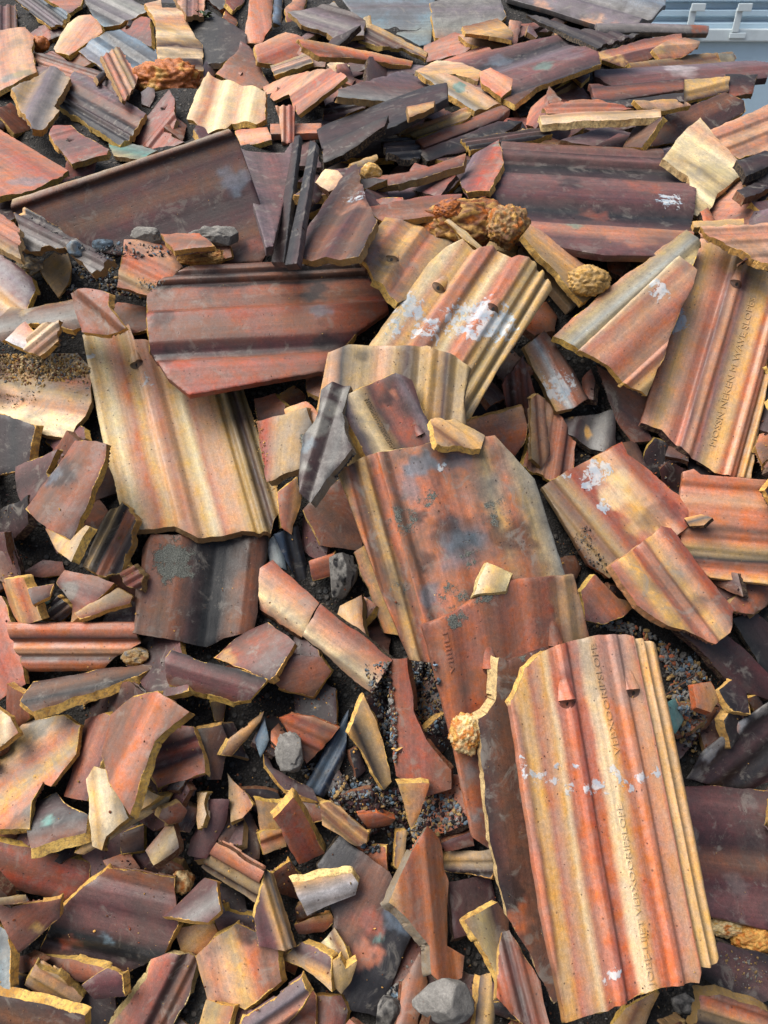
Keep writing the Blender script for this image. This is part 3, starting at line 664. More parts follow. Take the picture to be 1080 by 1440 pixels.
F|black tile stood on edge, left one of the dark pair|414,191 421,189 399,368 381,368|c=k d k;e=k;f=*;dz=1;p=flat;gl=.3
F|black tile stood on edge, right one of the dark pair|436,197 444,200 417,370 400,372|c=k k d;e=k;f=*;dz=1;p=flat;gl=.3
F|upright rosy pink ribbed tile stub near the upper middle|387,149 415,148 414,162 414,202 396,200 392,162|a=0,1;p=rib3:.5;c=p s p r p;f=*;n=0,.2
R|big dark brown trough shaped ridge tile seen from inside at left|18,281 94,257 170,233 246,208 322,182 332,192 376,318 378,348 368,368 250,372 60,340 16,302|a=3,-1;n=-.05,-.12;bl=G:330,250,20,.5/r:368,345,16,.9/n:60,290,30,.3;f=*;D=.6;dz=3;c=t0 b.04 d.08 b.13 v.2 b.32 v.42 d.55 v.65 b.75 v.85 b1;gl=.2;lap=-.07;p=pts:0:.7,.04:1,.065:1,.075:0,.12:-.1,.5:-.4,1:.2
# ---------- left middle
F|reddish ribbed tile piece at left edge under the trough|-12,292 26,318 28,362 -12,346|a=2,1.2;p=rib3:.5;c=n p b t
F|dark grooved tile with mortar crumbs and a yellow chipped corner|21,302 35,292 128,345 158,362 130,386 90,346 30,352|a=2,1;p=rib3:.8;c=k d g k;bl=y:30,297,8,1;D=.9
R|mauve tile with a tan stripe at the left edge|-12,350 46,392 51,410 36,441 -12,456|a=2,1.6;p=pts:0:.8,.5:.5,.6:-.2,.8:0,1:.4;c=m u m y m v;gl=.3
LM|whitish crumbly mortar chunk on the mauve striped tile|42,375,25,14|c=Y g t
LS|small round grey stone resting by the tan plate|106,350,14,14|c=g G
LS|dark blue grey stone below the trough|144,344,16,11|c=G k
LM|long grey stone with a rounded top under the trough|208,330,22,14|c=g g g
LM|larger smooth grey stone at the right below the trough|305,333,38,15|c=g g g
F|tan flat chip standing beside the white mortar chunk|54,376 90,339 101,376 95,400 82,418 66,396|c=y t y;n=.2,.3
F|orange rectangular block between the two grey stones|225,328 280,327 302,346 245,352|c=o b n;a=1,.1
F|tiny orange tile stub right of the yellow brown foam|300,345 322,344 326,361 312,364|c=o n
F|pink ribbed tile fragment on the gravel left of centre|164,402 175,338 216,337 236,345 257,376 236,397 210,414 165,402|a=2.4,1.2;p=pts:0:.2,.35:.8,.42:.2,.55:.5,.62:-.2,.8:.2,.86:-.4,1:0;c=p s p o t p;D=.6
LF|yellow brown foam scrap behind the dark red level tile|283,361,36,14|c=O y b
F|long tan brown tile band with a broken left tip|-12,462 15,430 35,436 100,421 158,419 152,446 100,461 45,456 0,478|a=5,-1;p=pts:0:0,.4:.8,.8:.6,1:-.4;c=t b g b;bl=y:36,440,9,.9
F|orange tile end with yellow broken rim touching the dark red level tile|155,432 165,424 206,432 212,462 168,472|c=o b n;w=0:.5;e=y
F|red brown folded tile piece pointing down to the right|97,411 120,405 152,412 153,430 178,462 150,470 115,467|a=1.2,1;p=pts:0:.2,.35:.9,.5:.1,1:.5;c=r n b r
R|wide pinkish slab covered in grit at the left edge|-14,498 110,498 129,520 129,566 97,617 -14,588|a=6,1;p=pts:0:.4,.3:0,.4:.5,.6:.3,.7:-.2,.85:.3,1:-.3;c=g t p t s Y Y;D=.9;bl=t:60,515,40,.7;e=t
F|broken chip with a pink outer face above the gritty slab|6,477 35,451 51,468 42,492|c=p s w;e=y
F|cream grooved chip beside the pink faced chip|38,474 58,455 83,450 80,480 56,500 34,493|c=t Y b t;p=rib3:.5;e=y
F|dark brown flat piece with a yellow right edge at the left|-12,578 51,598 46,620 40,658 -12,668|c=d k d;w=1:.5,2:.6;e=y;D=.6
F|mauve piece with pale hooked upper edge at left|20,656 60,641 80,631 66,665 76,690 32,712 23,690|c=m d m;w=0:.6,5:.5;e=y
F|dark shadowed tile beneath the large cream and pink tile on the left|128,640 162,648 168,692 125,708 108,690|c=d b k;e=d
R|reddish brown tile with a dark blue band across it at left|36,716 105,619 151,625 147,648 97,756 76,777 66,741|a=-1,1.4;p=pts:0:.2,.4:.9,.7:.1,1:-.8;c=n b n d;bl=k:85,672,22,.8/G:80,668,12,.5;e=y;D=.6
F|black and tan ribbed fragment leaning below the big cream tile|117,797 148,722 172,705 193,732 168,806 145,811|a=-.5,1;p=rib4:.7;c=k t k o d k;w=5:.5;e=y
F|brown flake with a yellow underside below the blue banded tile|62,742 80,775 100,790 125,740 120,738 98,760|c=b y t;e=y
F|small mauve tile chip above the lugged fragment at left|25,808 60,787 88,790 92,808 60,812|c=m p;e=y
F|curved orange piece with chewed yellow edge at left|2,815 32,812 46,842 58,872 26,880 10,852|a=1,3;p=arch:.8;c=o y o y;e=y;w=1:.5
F|dark ribbed scrap between orange piece and lugged fragment|56,870 80,838 102,856 86,874|a=2,-1.5;p=rib3:.6;c=d k b d
LS|small flat grey green pebble among the scraps at left|60,843,14,9|c=g T
F|short brown piece behind the grey green pebble|38,826 76,820 70,838 46,850|c=b d
F|red piece with a round lug hole and thick yellow underside|80,820 93,803 118,808 141,812 163,821 128,853 96,876 102,850|a=3,1;p=pts:0:.8,.6:.3,1:-.4;c=p m r y;w=5:.8,6:1;e=y;bl=g:98,830,14,.8
F|yellow clay splinter with a reddish upper face beside the lugged fragment|104,862 165,826 186,838 182,848 112,871|c=y t n;e=y
F|tiny pink ribbed bit left of the dark lichen tile|168,806 188,795 202,810 198,830 176,824|c=p r d;p=rib3:.5
F|reddish flat board cut off by the left edge at mid height|-14,835 0,838 28,900 36,962 -14,992|a=1,2.2;c=p r p;p=arch:.6;D=.5
# ---------- centre left
P|white and blue torn plastic strip below the large cream tile|374,762 396,744 404,802 380,792|c=w w G;th=.25;f=*;p=arch:.6
P|dark navy folded plastic sheet standing in the middle gap|386,752 420,738 443,842 430,836 404,792|c=N N k N;th=.25;f=*;p=wave2:.5;gl=.2
R|brown red curved tile deep behind the central stained tile|426,716 480,671 516,700 508,776 450,766|a=1,1.2;p=arch:1.4;c=n b n v;D=.8
F|orange tile corner tucked left of the mortar covered stub|434,790 470,779 478,806 440,818|c=o n o
F|tan tile tail standing below the mortar lump in the middle|478,852 508,836 514,892 500,908 466,892|c=t y b;D=.5
R|ribbed orange tile lying level at the left below the chips|10,877 190,876 197,905 160,925 142,945 36,946 20,912|a=1,0;p=pts:0:.2,.12:.7,.3:.5,.38:-.3,.5:.5,.62:.2,.66:-.3,.8:.5,.9:.2,1:-.5;c=p o d o s d o O;f=0,4;D=.4
LM|grey mortar chunk at the right end of the ribbed orange tile|190,922,24,15|c=g t b
LM|tiny yellow clay crumb lump under the ribbed orange tile|151,946,11,8|c=y Y
F|long dark brown tile with a thick yellow lower edge at left|28,986 46,956 150,938 226,934 196,951 46,1000|a=5,-1;p=pts:0:-.2,.6:.6,1:.2;c=d b k b;w=3:.5,4:1.1;e=y
F|purple red curved tile behind the two cracked orange boards|300,925 340,888 376,874 416,905 388,948 376,957|a=2,-1;p=arch:1.2;c=v r m d;bl=y:322,930,14,.6;e=y
F|red brown folded piece with a yellow foot below the cracked boards|384,956 410,919 452,924 466,944 440,981 394,967|a=2,-.7;p=arch:1.3;c=v n b;w=3:.5,4:.6;e=y
F|dark blue brown tile piece with a mossy yellow lower edge in the middle|232,926 240,914 376,955 352,984 330,988 236,962|a=4,1.2;p=pts:0:-.4,.4:.6,.8:.3,1:-.2;c=k m v b;w=3:.5,4:.9;e=y;gl=.3
R|upper half of a cracked salmon and cream tile strip in the middle|366,800 383,786 449,848 424,896 364,856|a=4,3;p=pts:0:-.4,.25:.6,.5:.8,.8:.5,1:-.8;c=r p s Y p;e=b
R|lower half of the cracked strip, with a long pink and cream face|425,894 450,849 552,928 537,952 522,976|a=4,3;p=pts:0:-.4,.25:.6,.5:.8,.8:.5,1:-.8;c=r p s Y s;e=k;w=2:.3
R|dark brown tile with sooty valleys and a lichen patch under the cream tile|186,890 200,770 212,752 378,754 373,790 357,888 315,897 290,909 240,900|a=-.13,1;p=pts:0:-.3,.05:.3,.3:.7,.45:.2,.58:-.7,.68:-.5,.85:.5,1:-.2;c=b n b n d k k b n k;bl=k:320,775,60,.7/k:300,840,22,.4;moss=245,790,36,.95;gl=.3;e=g;D=.8
R|pale cream and pink tile with a grooved side, the largest at left|116,472 150,465 181,457 190,480 230,478 300,480 334,520 396,704 381,749 340,746 278,757 246,740 182,747 148,640|a=.26,1;c=Y y Y s o y s p s y Y p s s y t d t y;nib=192,512,1;lim=206,538,16,.7/127,500,8,.9;lap=.8;f=*;br=7,8,9,10,11,12;w=8:.3,9:.5,10:.5,11:.4;e=t;moss=372,650,10,.6;p=pts:0:.2,.03:.7,.2:.3,.32:.2,.34:1,.42:.9,.46:.1,.7:.3,.78:.2,.79:-.5,.82:-.5,.825:.7,.86:.65,.865:-.3,.9:-.3,.905:.6,.94:.5,.945:-.4,1:-.3;D=.15;gl=.2
R|dark red level tile with stepped ridges and a grey drip left of centre|206,410 224,395 274,372 400,367 512,361 521,394 532,396 541,418 546,440 500,470 472,494 455,522 266,554 236,532 210,490|a=1,-.05;f=*;br=14,0,1,9,10;w=0:.4,1:.4;e=y;dz=2;p=pts:0:.2,.03:.9,.07:.9,.08:.1,.1:.1,.11:1,.145:.9,.155:-.2,.2:0,.36:.1,.41:1.5,.46:1.4,.62:.9,.68:-.5,.73:-.5,.76:.6,.82:.9,1:.3;lap=-.155;c=d0 b.06 k.1 b.14 k.17 n.2 b.3 n.38 r.43 n.5 n.58 v.66 d.7 n.74 r.8 n.9 r1;bl=k:440,410,20,.8/G:450,440,16,.6/k:455,480,16,.7/r:520,435,26,.7/k:226,450,20,.7/k:235,500,16,.5/k:430,378,30,.7/k:300,395,30,.5;D=.6;gl=.4
# ---------- centre
LF|clumped orange brown foam mass in the middle right|655,313,62,32|c=f b F b f
LF|small purplish foam bit on the left of the brown foam mass|632,296,22,14|c=b f m
LF|olive foam knob on the right end of the brown foam mass|712,318,28,28|c=F b t f
F|thin cream lath beside the brown foam mass|625,310 632,306 678,346 674,352|c=Y y;n=0,.3
F|curled tan scrap at the right foot of the brown foam|678,340 700,337 728,344 726,356 705,352 682,350|c=y t
R|yellow and pink tile with a lug hole behind the blue stained tile|508,361 543,302 580,312 612,330 655,344 645,390 560,425 526,390|a=-.7,1;p=pts:0:0,.15:.6,.3:.2,.4:.8,.5:.1,.75:.7,.85:.1,1:.3;c=y p y p t b t;nib=551,365,1
F|dark framed tan tile piece leaning right of the blue stained tile|735,331 746,315 792,350 832,380 848,402 822,424 800,402|a=3,2.4;p=pts:0:.5,.2:.2,.8:0,1:-.3;c=s y t t;D=.5
F|greenish dark tile edge crossing above the yellow foam|733,346 745,338 812,428 802,436 780,410 743,372|c=k t k;th=1.8;e=k;f=*;dz=1
LF|crumpled ochre foam lump on the tan framed piece|827,396,31,22|c=F t F
R|large pink and yellow tile with pale blue paint stains in the centre|514,492 604,368 626,349 650,336 668,352 690,348 720,361 752,367 778,404 700,520 662,588 640,600 600,580 545,545|a=-.66,1;nib=617,404,1/692,437,1;lap=.79;f=*;c=y0 Y.08 s.15 y.22 p.3 p.38 y.45 Y.5 p.56 o.6 p.66 y.72 t.76 t.80 t.83 y.86 t.89 t.92 y.95 t1;p=pts:0:.2,.05:.6,.22:.2,.25:.1,.28:1.1,.38:1,.42:.2,.56:.1,.6:1.1,.69:1,.72:.2,.78:.2,.79:-.6,.83:-.6,.84:.7,.88:.6,.885:-.4,.915:-.4,.92:.5,.96:.5,1:-.2;lim=575,432,30,1/600,465,26,.95/640,455,26,.9/655,440,22,1/690,450,40,1.1/665,470,20,1/555,462,18,.8;dz=1.5;D=.4
R|short dull tan tile with parallel ribs below the blue stained tile|440,600 452,540 461,496 490,485 520,486 600,486 640,500 661,516 652,560 655,610 560,630|a=-.1,1;p=pts:0:.1,.2:.5,.4:.1,.62:.3,.66:-.3,.74:.6,.78:-.3,.86:.6,.9:-.3,.97:.4,1:-.4;c=y s k t t s t d t y d t t;bl=k:510,500,10,.6;f=*;D=.4
F|pale glazed tile strip with pink and white paint in the dark gap|736,488 766,464 800,510 829,560 806,574 782,579|a=.55,1;p=pts:0:.2,.45:.4,.5:-.2,.6:.3,.7:-.3,.9:.2,1:-.2;D=.6;c=y s w p b k;dz=2;lim=785,545,28,1/765,500,14,.7
F|rust red ribbed piece standing in the gap left of the pale strip|706,540 735,500 756,562 745,614 712,572|a=.1,1;p=rib3:.7;c=n d n d n;e=d
F|charred black tile scrap with yellow flecks in the middle right gap|786,588 862,578 868,630 850,638 800,612|a=-.2,1;p=wave2:.9;c=k d g d;bl=y:826,607,7,1/y:803,585,5,1;e=k;D=.7
R|tile with charred underside and dark rim in the right hand gap|838,514 862,528 905,545 935,570 905,600 918,620 890,622 866,590|a=1,.9;p=arch:1.4;c=k b d n;e=k;D=.8
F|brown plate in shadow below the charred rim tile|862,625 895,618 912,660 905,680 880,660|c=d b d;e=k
R|dull tan tile under the pink one at the upper right|778,471 850,408 966,321 986,340 975,372 925,452 822,494|a=-1,.86;p=pts:0:.2,.25:.4,.4:.8,.5:.2,.75:.5,1:.1;c=p t g t t s t;lim=830,462,14,.6;D=.8
R|pink tile overlapping the dull tan one left of the tallest right tile|817,491 957,358 980,380 955,442 912,556 880,540 858,518|a=-1,.9;p=pts:0:.1,.15:.5,.4:.9,.55:.6,.68:.2,.72:.7,.8:.2,.9:.5,1:0;c=Y p s p o s p y t;f=0;lap=.68;lim=928,408,17,.95
R|tall salmon and yellow tile with a lug standing at the right edge|902,594 940,470 985,335 1012,340 1046,350 1050,362 1082,384 1082,520 1057,672 1030,670 1005,665 968,640 930,605|a=-.29,1;nib=1034,400,1;bl=t:1030,350,50,.7;txt=1005,628,1062,420,MOSSN NEKEN M WAVE SLOPES,9;lap=.88;f=0,1,6,7,8;e=d;c=p0 s.06 y.12 s.2 p.28 p.34 m.37 s.42 p.48 m.51 t.58 y.64 y.7 o.75 s.8 p.84 b.88 y.92 t.95 y1;p=pts:0:.1,.04:.6,.25:.5,.33:.1,.345:.2,.36:1.1,.45:1,.49:.1,.52:.2,.72:.4,.78:.2,.79:.75,.83:.7,.84:.1,.875:.1,.88:-.5,.905:-.5,.91:.6,.945:.5,.95:-.2,1:.3;D=.35;lim=950,455,20,1/955,440,10,1
F|rust tile scrap in the dark recess below the dark red level tile|356,560 385,552 402,570 400,592 362,598|c=n b d
F|orange tile corner behind the tan striped fragment|400,576 430,564 458,592 440,625 410,612|c=o y o
F|dull red tile fragment with a tan stripe and black mossy side|358,591 384,586 430,572 438,598 432,656 376,678|a=-.1,1;p=arch:1;c=n r t t k;moss=430,615,12,.8;D=.6
F|yellow tan tile corner under the frosted grey edge piece|452,610 470,562 488,568 522,602 526,645 490,672|c=y t y;a=.2,1
F|small orange curled piece at the foot of the grooved pale tile|390,692 418,670 424,700 410,752 396,742|a=-.1,1;p=arch:1.2;c=o n y;e=y
F|twisted tile rim with frosted grey top standing on end near centre|424,696 430,620 448,594 456,554 470,541 490,538 478,576 489,624 462,660 434,704|a=-.3,1;p=pts:0:1.2,.3:.9,.45:-.5,1:-1.2;e=g;D=.5;gl=.4;dz=1.5;c=k d k d;bl=g:480,552,14,.7/g:466,575,12,.7/g:450,602,13,.7/G:438,630,10,.6/g:432,660,7,.7
F|orange ribbed tile end peeking over the mottled central tile|652,594 735,571 742,600 738,622 722,645 680,645|a=3,-.6;p=arch:1.2;c=s o r;w=1:.5;e=y;dz=1.5
F|small tan ribbed end between purple tile and orange end|606,588 640,588 682,612 676,632 615,625|a=1,.7;p=rib3:.4;c=t y b t;e=y
R|orange ribbed stub standing right of the central tile|734,655 750,600 758,570 772,556 810,622 806,662 776,676|a=-.15,1;p=rib3:.6;c=o b s o d o
F|narrow tan bar leaning on the orange ribbed stub|746,560 757,553 768,560 776,640 762,658 748,645|a=.08,1;p=pts:0:.4,.3:.8,.5:.2,1:0;c=t b s d;e=t
F|purple grey tile with a cream stripe, a lug and tooth marks near centre|474,562 520,540 556,525 580,534 596,580 618,622 612,655 530,680|a=.5,1;p=pts:0:0,.1:.4,.35:.2,.5:0,.7:.5,.9:.9,1:.3;c=m u Y t m r m u m;bl=k:545,555,12,.7/o:553,552,7,.9/r:575,600,14,.8;nib=591,612,1;txt=512,562,550,632,MWMMWEMMWMWEM,8;w=6:1.2,7:.4;e=y;gl=.4
F|orange tile strip hanging below the left ribs of the central tile|498,776 520,762 580,905 563,894 541,890|a=.4,1;p=arch:.8;c=O y o
R|mottled central tile with grey lichen and a dark wet band|475,662 520,638 560,631 630,621 696,612 753,673 799,817 700,862 609,933 577,928 540,840 505,745|a=.28,1;lim=620,655,9,.9;lap=-.22;f=*;e=Y;D=1;w=1:.3,2:.3;c=y0 o.05 b.09 y.14 n.18 o.22 b.26 p.32 o.42 n.5 p.58 o.66 t.74 o.82 t.9 g1;p=pts:0:.3,.05:.8,.06:.1,.1:.1,.11:.9,.155:.8,.16:0,.21:0,.22:.8,.25:.7,.28:.1,.45:.7,.6:.1,.8:.6,1:.1;moss=570,730,26,.7/640,840,30,.6/700,720,30,.6/600,700,20,.6/660,780,24,.6/560,830,18,.6;bl=G:590,655,22,.8/k:640,755,30,.75/k:690,752,30,.7/k:735,755,24,.65/G:660,765,40,.6/g:690,690,40,.5/G:640,640,20,.6/g:720,660,40,.5/b:720,790,50,.5/k:590,730,13,.7/k:600,790,14,.7/G:606,840,16,.6/p:640,690,26,.6/p:670,730,20,.4/G:575,690,20,.5/o:690,800,40,.4/b:700,640,14,.6;br=0,1,2
F|cream wedge shaped chip poking out above the orange brown tile|666,836 685,790 721,806 712,830|a=-.3,1;p=arch:.4;c=Y y t Y;e=Y
R|orange brown tile with a mossy upper rim below the mottled tile|595,880 640,862 668,842 720,816 808,808 829,894 800,1100 690,1195 665,1178 637,1042|a=.13,1;p=pts:0:0,.1:.5,.3:.2,.45:.6,.6:.1,.78:.5,.84:0,.88:.6,.94:0,1:.3;c=n O n o b n o b n t b;moss=640,865,22,.8/680,840,20,.8;nib=690,938,1/782,906,1;txt=640,945,628,888,VIIIIILI,8;D=.7;bl=g:660,1090,16,.7/g:668,1150,12,.8/t:800,850,30,.5;f=*;e=t;lap=.83
LF|cream and orange foam blob stuck on the orange brown tile|655,1030,22,28|c=F Y f F
R|dark brown tile with a jagged cream left edge under the front tile|672,1012 684,1004 697,984 702,924 716,930 770,910 800,1000 800,1400 779,1412 745,1340 714,1290 690,1185|a=.15,1;p=pts:0:.2,.15:.6,.5:.2,.8:.5,1:.2;c=d b b b d b;bl=k:712,1262,26,.7/o:732,1300,22,.7/n:715,1330,20,.7;moss=735,922,8,.9;w=0:.8,1:.8,2:1;e=Y;D=1;f=4,5,6;gl=.35
# ---------- right lower
R|orange ribbed tile lying level at the right edge|960,664 975,660 985,668 1084,676 1084,822 1000,812 962,792 955,730|a=1,.08;p=pts:0:.6,.12:.6,.16:0,.45:.3,.5:.7,.6:.6,.64:.1,.72:.3,.76:-.3,.84:.4,.9:-.1,1:.2;c=p o o s o o b o t k o y;f=*;D=.3;lap=.74
F|dark maroon plate in the black gap at the right|948,880 1000,868 1084,950 1084,985 1040,972|c=v d v;gl=.3;e=d
F|black plate behind the maroon plate at the right edge|1030,870 1060,858 1084,878 1084,960|c=k d;gl=.3;e=k
F|purple and orange chip in the mortar below the red and yellow tile|816,832 836,808 870,842 898,850 850,878 826,872|a=.8,1;p=arch:1.2;c=m p o y;gl=.4
R|red tile with a yellow flame and white paint right of the central tile|762,684 800,660 874,622 882,640 905,655 966,706 969,740 905,786 857,813 828,792|a=.85,1;p=pts:0:-.2,.08:.5,.12:-.1,.2:.6,.25:-.3,.34:.4,.5:.2,.6:.4,.7:.1,.76:.8,.9:.5,1:.2;c=b t b t r r p y s r r o;f=9,0;e=o;D=.4;lap=-.27;bl=Y:868,695,26,.7/y:890,725,26,.7/v:925,720,24,.6;lim=840,662,24,1/826,678,14,.9/850,712,13,1/800,670,9,.8
F|small yellow chip with black scab on the orange level tile|962,728 985,722 1002,728 990,738 970,740|c=y k y;e=k
R|red and yellow broken tile with a central groove lying askew at right|861,793 900,765 929,740 945,742 1000,812 1034,856 1026,890 1006,906 962,886 940,880 898,850|a=.75,1;p=pts:0:-.2,.15:.4,.35:.5,.45:.1,.52:.8,.6:-.1,.66:.3,.8:.8,1:-.1;c=r p y y r p p y s p r r;bl=m:985,850,16,.6;lim=935,755,8,.7;w=0:.2,9:.3,10:.3;e=s;gl=.3
F|orange chip lying in the mortar rubble at right|975,962 1000,958 1012,985 1000,1002 980,995|c=o t;e=o
F|dark curled chip with a yellow rim in the mortar rubble|1012,970 1030,956 1050,972 1056,1005 1030,1000|c=k d;e=y;w=1:.4,2:.4
P|dark crumpled plastic wrap with a pale torn edge at the right|966,1096 985,1060 1010,1040 1040,1015 1084,985 1084,1112 1020,1108|a=.9,-.75;th=.3;f=*;p=wave3:.5;gl=.25;c=k d k m;bl=g:978,1088,12,.6/w:995,1062,10,.5/g:1012,1040,13,.7/w:1040,1016,12,.5/g:1070,998,14,.7/p:1030,1024,8,.6
P|small scrap of green plastic beside the front tile|938,988 950,982 962,1012 950,1032 942,1020|c=T T;th=.2;f=*
R|large maroon brown tile at the right edge with a worn top ridge|960,1106 1000,1104 1084,1112 1084,1308 978,1284 965,1180|a=1,.1;p=pts:0:.2,.15:.9,.35:.7,.5:-.3,.65:.1,.8:.7,1:.1;c=v m v d b v m v;bl=g:1055,1130,12,.5/g:1035,1240,20,.3;f=*;e=y;br=1;D=.8;gl=.45
F|black wet slab at the lower right corner|980,1368 1010,1324 1084,1346 1084,1405 1052,1422|c=k m k;gl=.35;D=.9;e=k
LF|orange brown foam piece at the right below the maroon tile|1060,1322,30,20|c=f F f
LF|yellow foam strand between front tile and maroon tile|1020,1305,24,12|c=F Y f
F|orange tile strip at the lower right corner of the photo|985,1402 1012,1398 1084,1424 1084,1450 975,1450|a=3,1;p=rib3:.5;c=b o t k b;D=1
F|yellow curved clay rim under the foot of the front tile|858,1446 880,1418 918,1395 928,1398 905,1450|c=y b y;p=arch:1;e=y
LS|charcoal coloured stone under the front tile foot at right|965,1412,22,18|c=k g
R|striped orange and yellow front tile with nail lugs and raised lettering|718,986 736,940 766,915 800,902 841,893 880,892 923,905 965,1120 1008,1346 1003,1358 985,1362 982,1382 930,1388 896,1400 855,1422 793,1437 762,1280|a=.18,1;nib=795,985,1/888,970,1;bl=g:850,905,60,.5/k:795,950,8,.4;txt=918,1385,872,1130,JOBE-LIJET VEBXOORIPSLOPE,9.5;txt2=870,1060,835,905,VEBXOORIPSLOPE,9.5;lap=.845;f=*;br=0,1,2,10,11,12,13,14;w=0:.25,1:.3,2:-.2,11:-.2,12:-.2,13:-.2;e=y;dz=1;p=pts:0:.1,.03:.7,.10:.45,.22:.3,.3:.15,.335:.15,.345:.75,.39:.7,.40:.05,.5:.3,.62:.35,.67:.1,.69:.7,.73:.65,.745:.1,.82:.2,.85:.25,.862:.2,.868:-.7,.885:-.7,.892:.6,.915:.55,.922:-.5,.94:-.5,.947:.5,.975:.45,1:-.1;D=.12;gl=.25;lim=730,1098,6,0.78/742,1090,10,0.83/752,1099,9,0.80/763,1092,10,0.99/778,1097,8,0.82/785,1078,8,0.83/799,1110,9,0.89/810,1078,7,0.79/824,1113,10,0.80/838,1106,10,0.97/849,1106,8,0.99/862,1083,10,0.92/871,1097,8,0.97/884,1107,8,0.96/898,1094,9,0.97/909,1095,7,0.83/921,1083,11,0.82/862,1368,11,0.99/850,1382,6,0.94/735,1080,9,0.84/728,1060,7,0.84;c=p0 b.02 y.05 y.095 p.135 s.18 y.225 Y.245 p.285 o.33 r.38 o.46 Y.495 Y.54 y.565 o.61 o.67 p.73 s.82 p.85 t.87 y.9 t.93 y.96 t1
# ---------- gap centre bottom
R|reddish brown smeared tile half buried in black gravel in the middle|545,926 573,925 582,1000 600,1040 634,1084 634,1110 600,1120 556,1092 548,1010|c=n r n;p=arch:.6;D=.8;e=n
P|crumpled blue cloth lying in the dark middle gap|428,1108 470,1030 490,998 486,1060 470,1102 455,1122|c=N G N k;th=.3;f=*;p=wave2:.5
P|small piece of blue sheet showing left of the mortar lump|358,1040 372,1010 378,1040 366,1065|c=N G;th=.2;f=*
F|tan piece with a dark hollow face leaning by the gravel patch|490,1031 512,978 534,1030 551,1100 541,1112|a=.4,1;p=arch:-1;c=y k t y;w=0:.4,3:.5;e=y
F|fan shaped red ribbed piece in the middle gap|394,1009 412,1003 440,1008 478,1022 456,1050 432,1074 414,1040|a=2,.9;p=pts:0:.6,.35:.7,.45:0,.6:.5,.68:-.2,.8:.3,1:0;c=s r o r b o;e=o
LM|grey crumbly mortar lump left of the blue cloth|409,1060,24,31|c=g g g
LM|grey mortar lump with a white face on the stub in the middle|482,808,25,38|c=g g g k
F|dark red tile sliver running past the grey mortar lump|370,1046 384,1080 440,1110 448,1128 400,1110 372,1075|c=v d v
F|orange chip on the dark soil under the tan ribbed piece|503,1147 530,1144 556,1152 550,1161 520,1167|c=o n;e=o
F|tan ribbed clay piece lying on the dark soil|449,1130 466,1128 519,1170 515,1186 500,1191 453,1160|a=.85,.7;p=rib3:.5;c=y b y b t y;e=y
# ---------- bottom left field
F|yellow chip at the left edge above the big yellow orange piece|-10,990 14,1008 24,1030 -10,1056|c=y Y o;e=y
F|deep red piece tucked under the long dark brown tile at left|8,962 34,975 41,1010 22,1026 8,1000|c=r n;D=.4
F|maroon flat piece standing behind the tan shards|262,1202 290,1124 323,1124 316,1160 300,1192 290,1208|c=v m v;e=v;n=0,.2
F|tan shard leaning right of the maroon flat piece|319,1086 356,1130 341,1150 324,1156|c=t o;e=y
F|yellow clay bit with knobbed edge beside the maroon piece|276,1114 291,1114 287,1130 290,1145 284,1164 277,1166|c=y Y;e=y
F|brown wedge piece behind the yellow foam crumb|204,1196 241,1148 251,1192 216,1217|c=b t d;e=b
F|brown shard under the yellow splinters at left|168,1172 202,1160 202,1196 170,1202|c=d b k;e=y
F|yellow brown triangular shard above the long yellow splinter|184,1118 200,1104 223,1120 190,1142|c=b t y;e=y
F|grey brown upright shard right of the ribbed red piece|274,1026 312,1019 321,1042 311,1096 291,1097 287,1060|a=.1,1;c=g b d;p=arch:1;w=0:.5;e=y
F|dark shard with a tan face under the dark blue brown tile|296,988 318,984 314,1018 302,1014|c=t b;e=y
F|long tan splinter slanting behind the grey brown upright|310,1062 322,1040 372,1000 366,1014 326,1064|c=y b;e=y
F|red brown shard with ribs and a chewed yellow right side|204,1076 225,1030 240,1018 272,1022 285,1060 288,1086 222,1108|a=3,-1;p=pts:0:.8,.35:.6,.42:0,.58:.6,.66:0,1:.5;c=r n d r d o r;w=3:.4,4:.4,6:.4;e=y
F|dark shard with a teal spot and thick yellow lower edge at left|38,1166 48,1126 78,1113 92,1130 124,1146 120,1170 42,1192|a=3,-.6;p=arch:1;c=k d k b;bl=T:68,1158,10,.9;w=4:.6,5:1.1;e=y
F|long yellow splinter lying under the upright cream shard|104,1200 120,1186 200,1130 240,1119 236,1130 156,1181 118,1202|c=y t Y;e=y
F|red and pink shard standing beside the big yellow orange piece|94,1120 108,1060 118,1012 150,1003 160,1012 140,1066 116,1126|a=-.4,1;p=pts:0:0,.5:.8,.7:.5,1:-.6;c=p r p m;w=4:.5,5:.5;e=y
R|large brown shard with a rolled ridge curving over at left|140,1062 152,1004 186,978 223,972 263,1000 215,1042 206,1070 181,1146 166,1120 150,1090|a=-.5,1;p=pts:0:0,.3:.3,.55:.9,.7:.4,1:.1;c=n b n o b n;w=5:.4,6:.6;e=y;D=.6
R|big yellow and orange shard with a grey end at the left edge|-14,1062 35,1015 90,1005 113,1020 106,1060 72,1106 60,1101 46,1126 40,1166 -14,1168|a=.8,-.6;p=pts:0:.2,.3:.6,.6:.2,.8:.7,1:.1;c=s y s o y o p y;bl=g:55,1025,18,.7/g:98,1015,12,.5/g:42,1140,14,.8;e=y;w=8:.6
F|upright cream shard with a smooth pale face at lower left|122,1096 135,1078 158,1085 163,1110 176,1150 152,1176 145,1196 130,1190|a=.1,1;p=pts:0:.2,.4:.7,.7:.2,1:-.6;c=Y y Y t g;e=y;dz=1
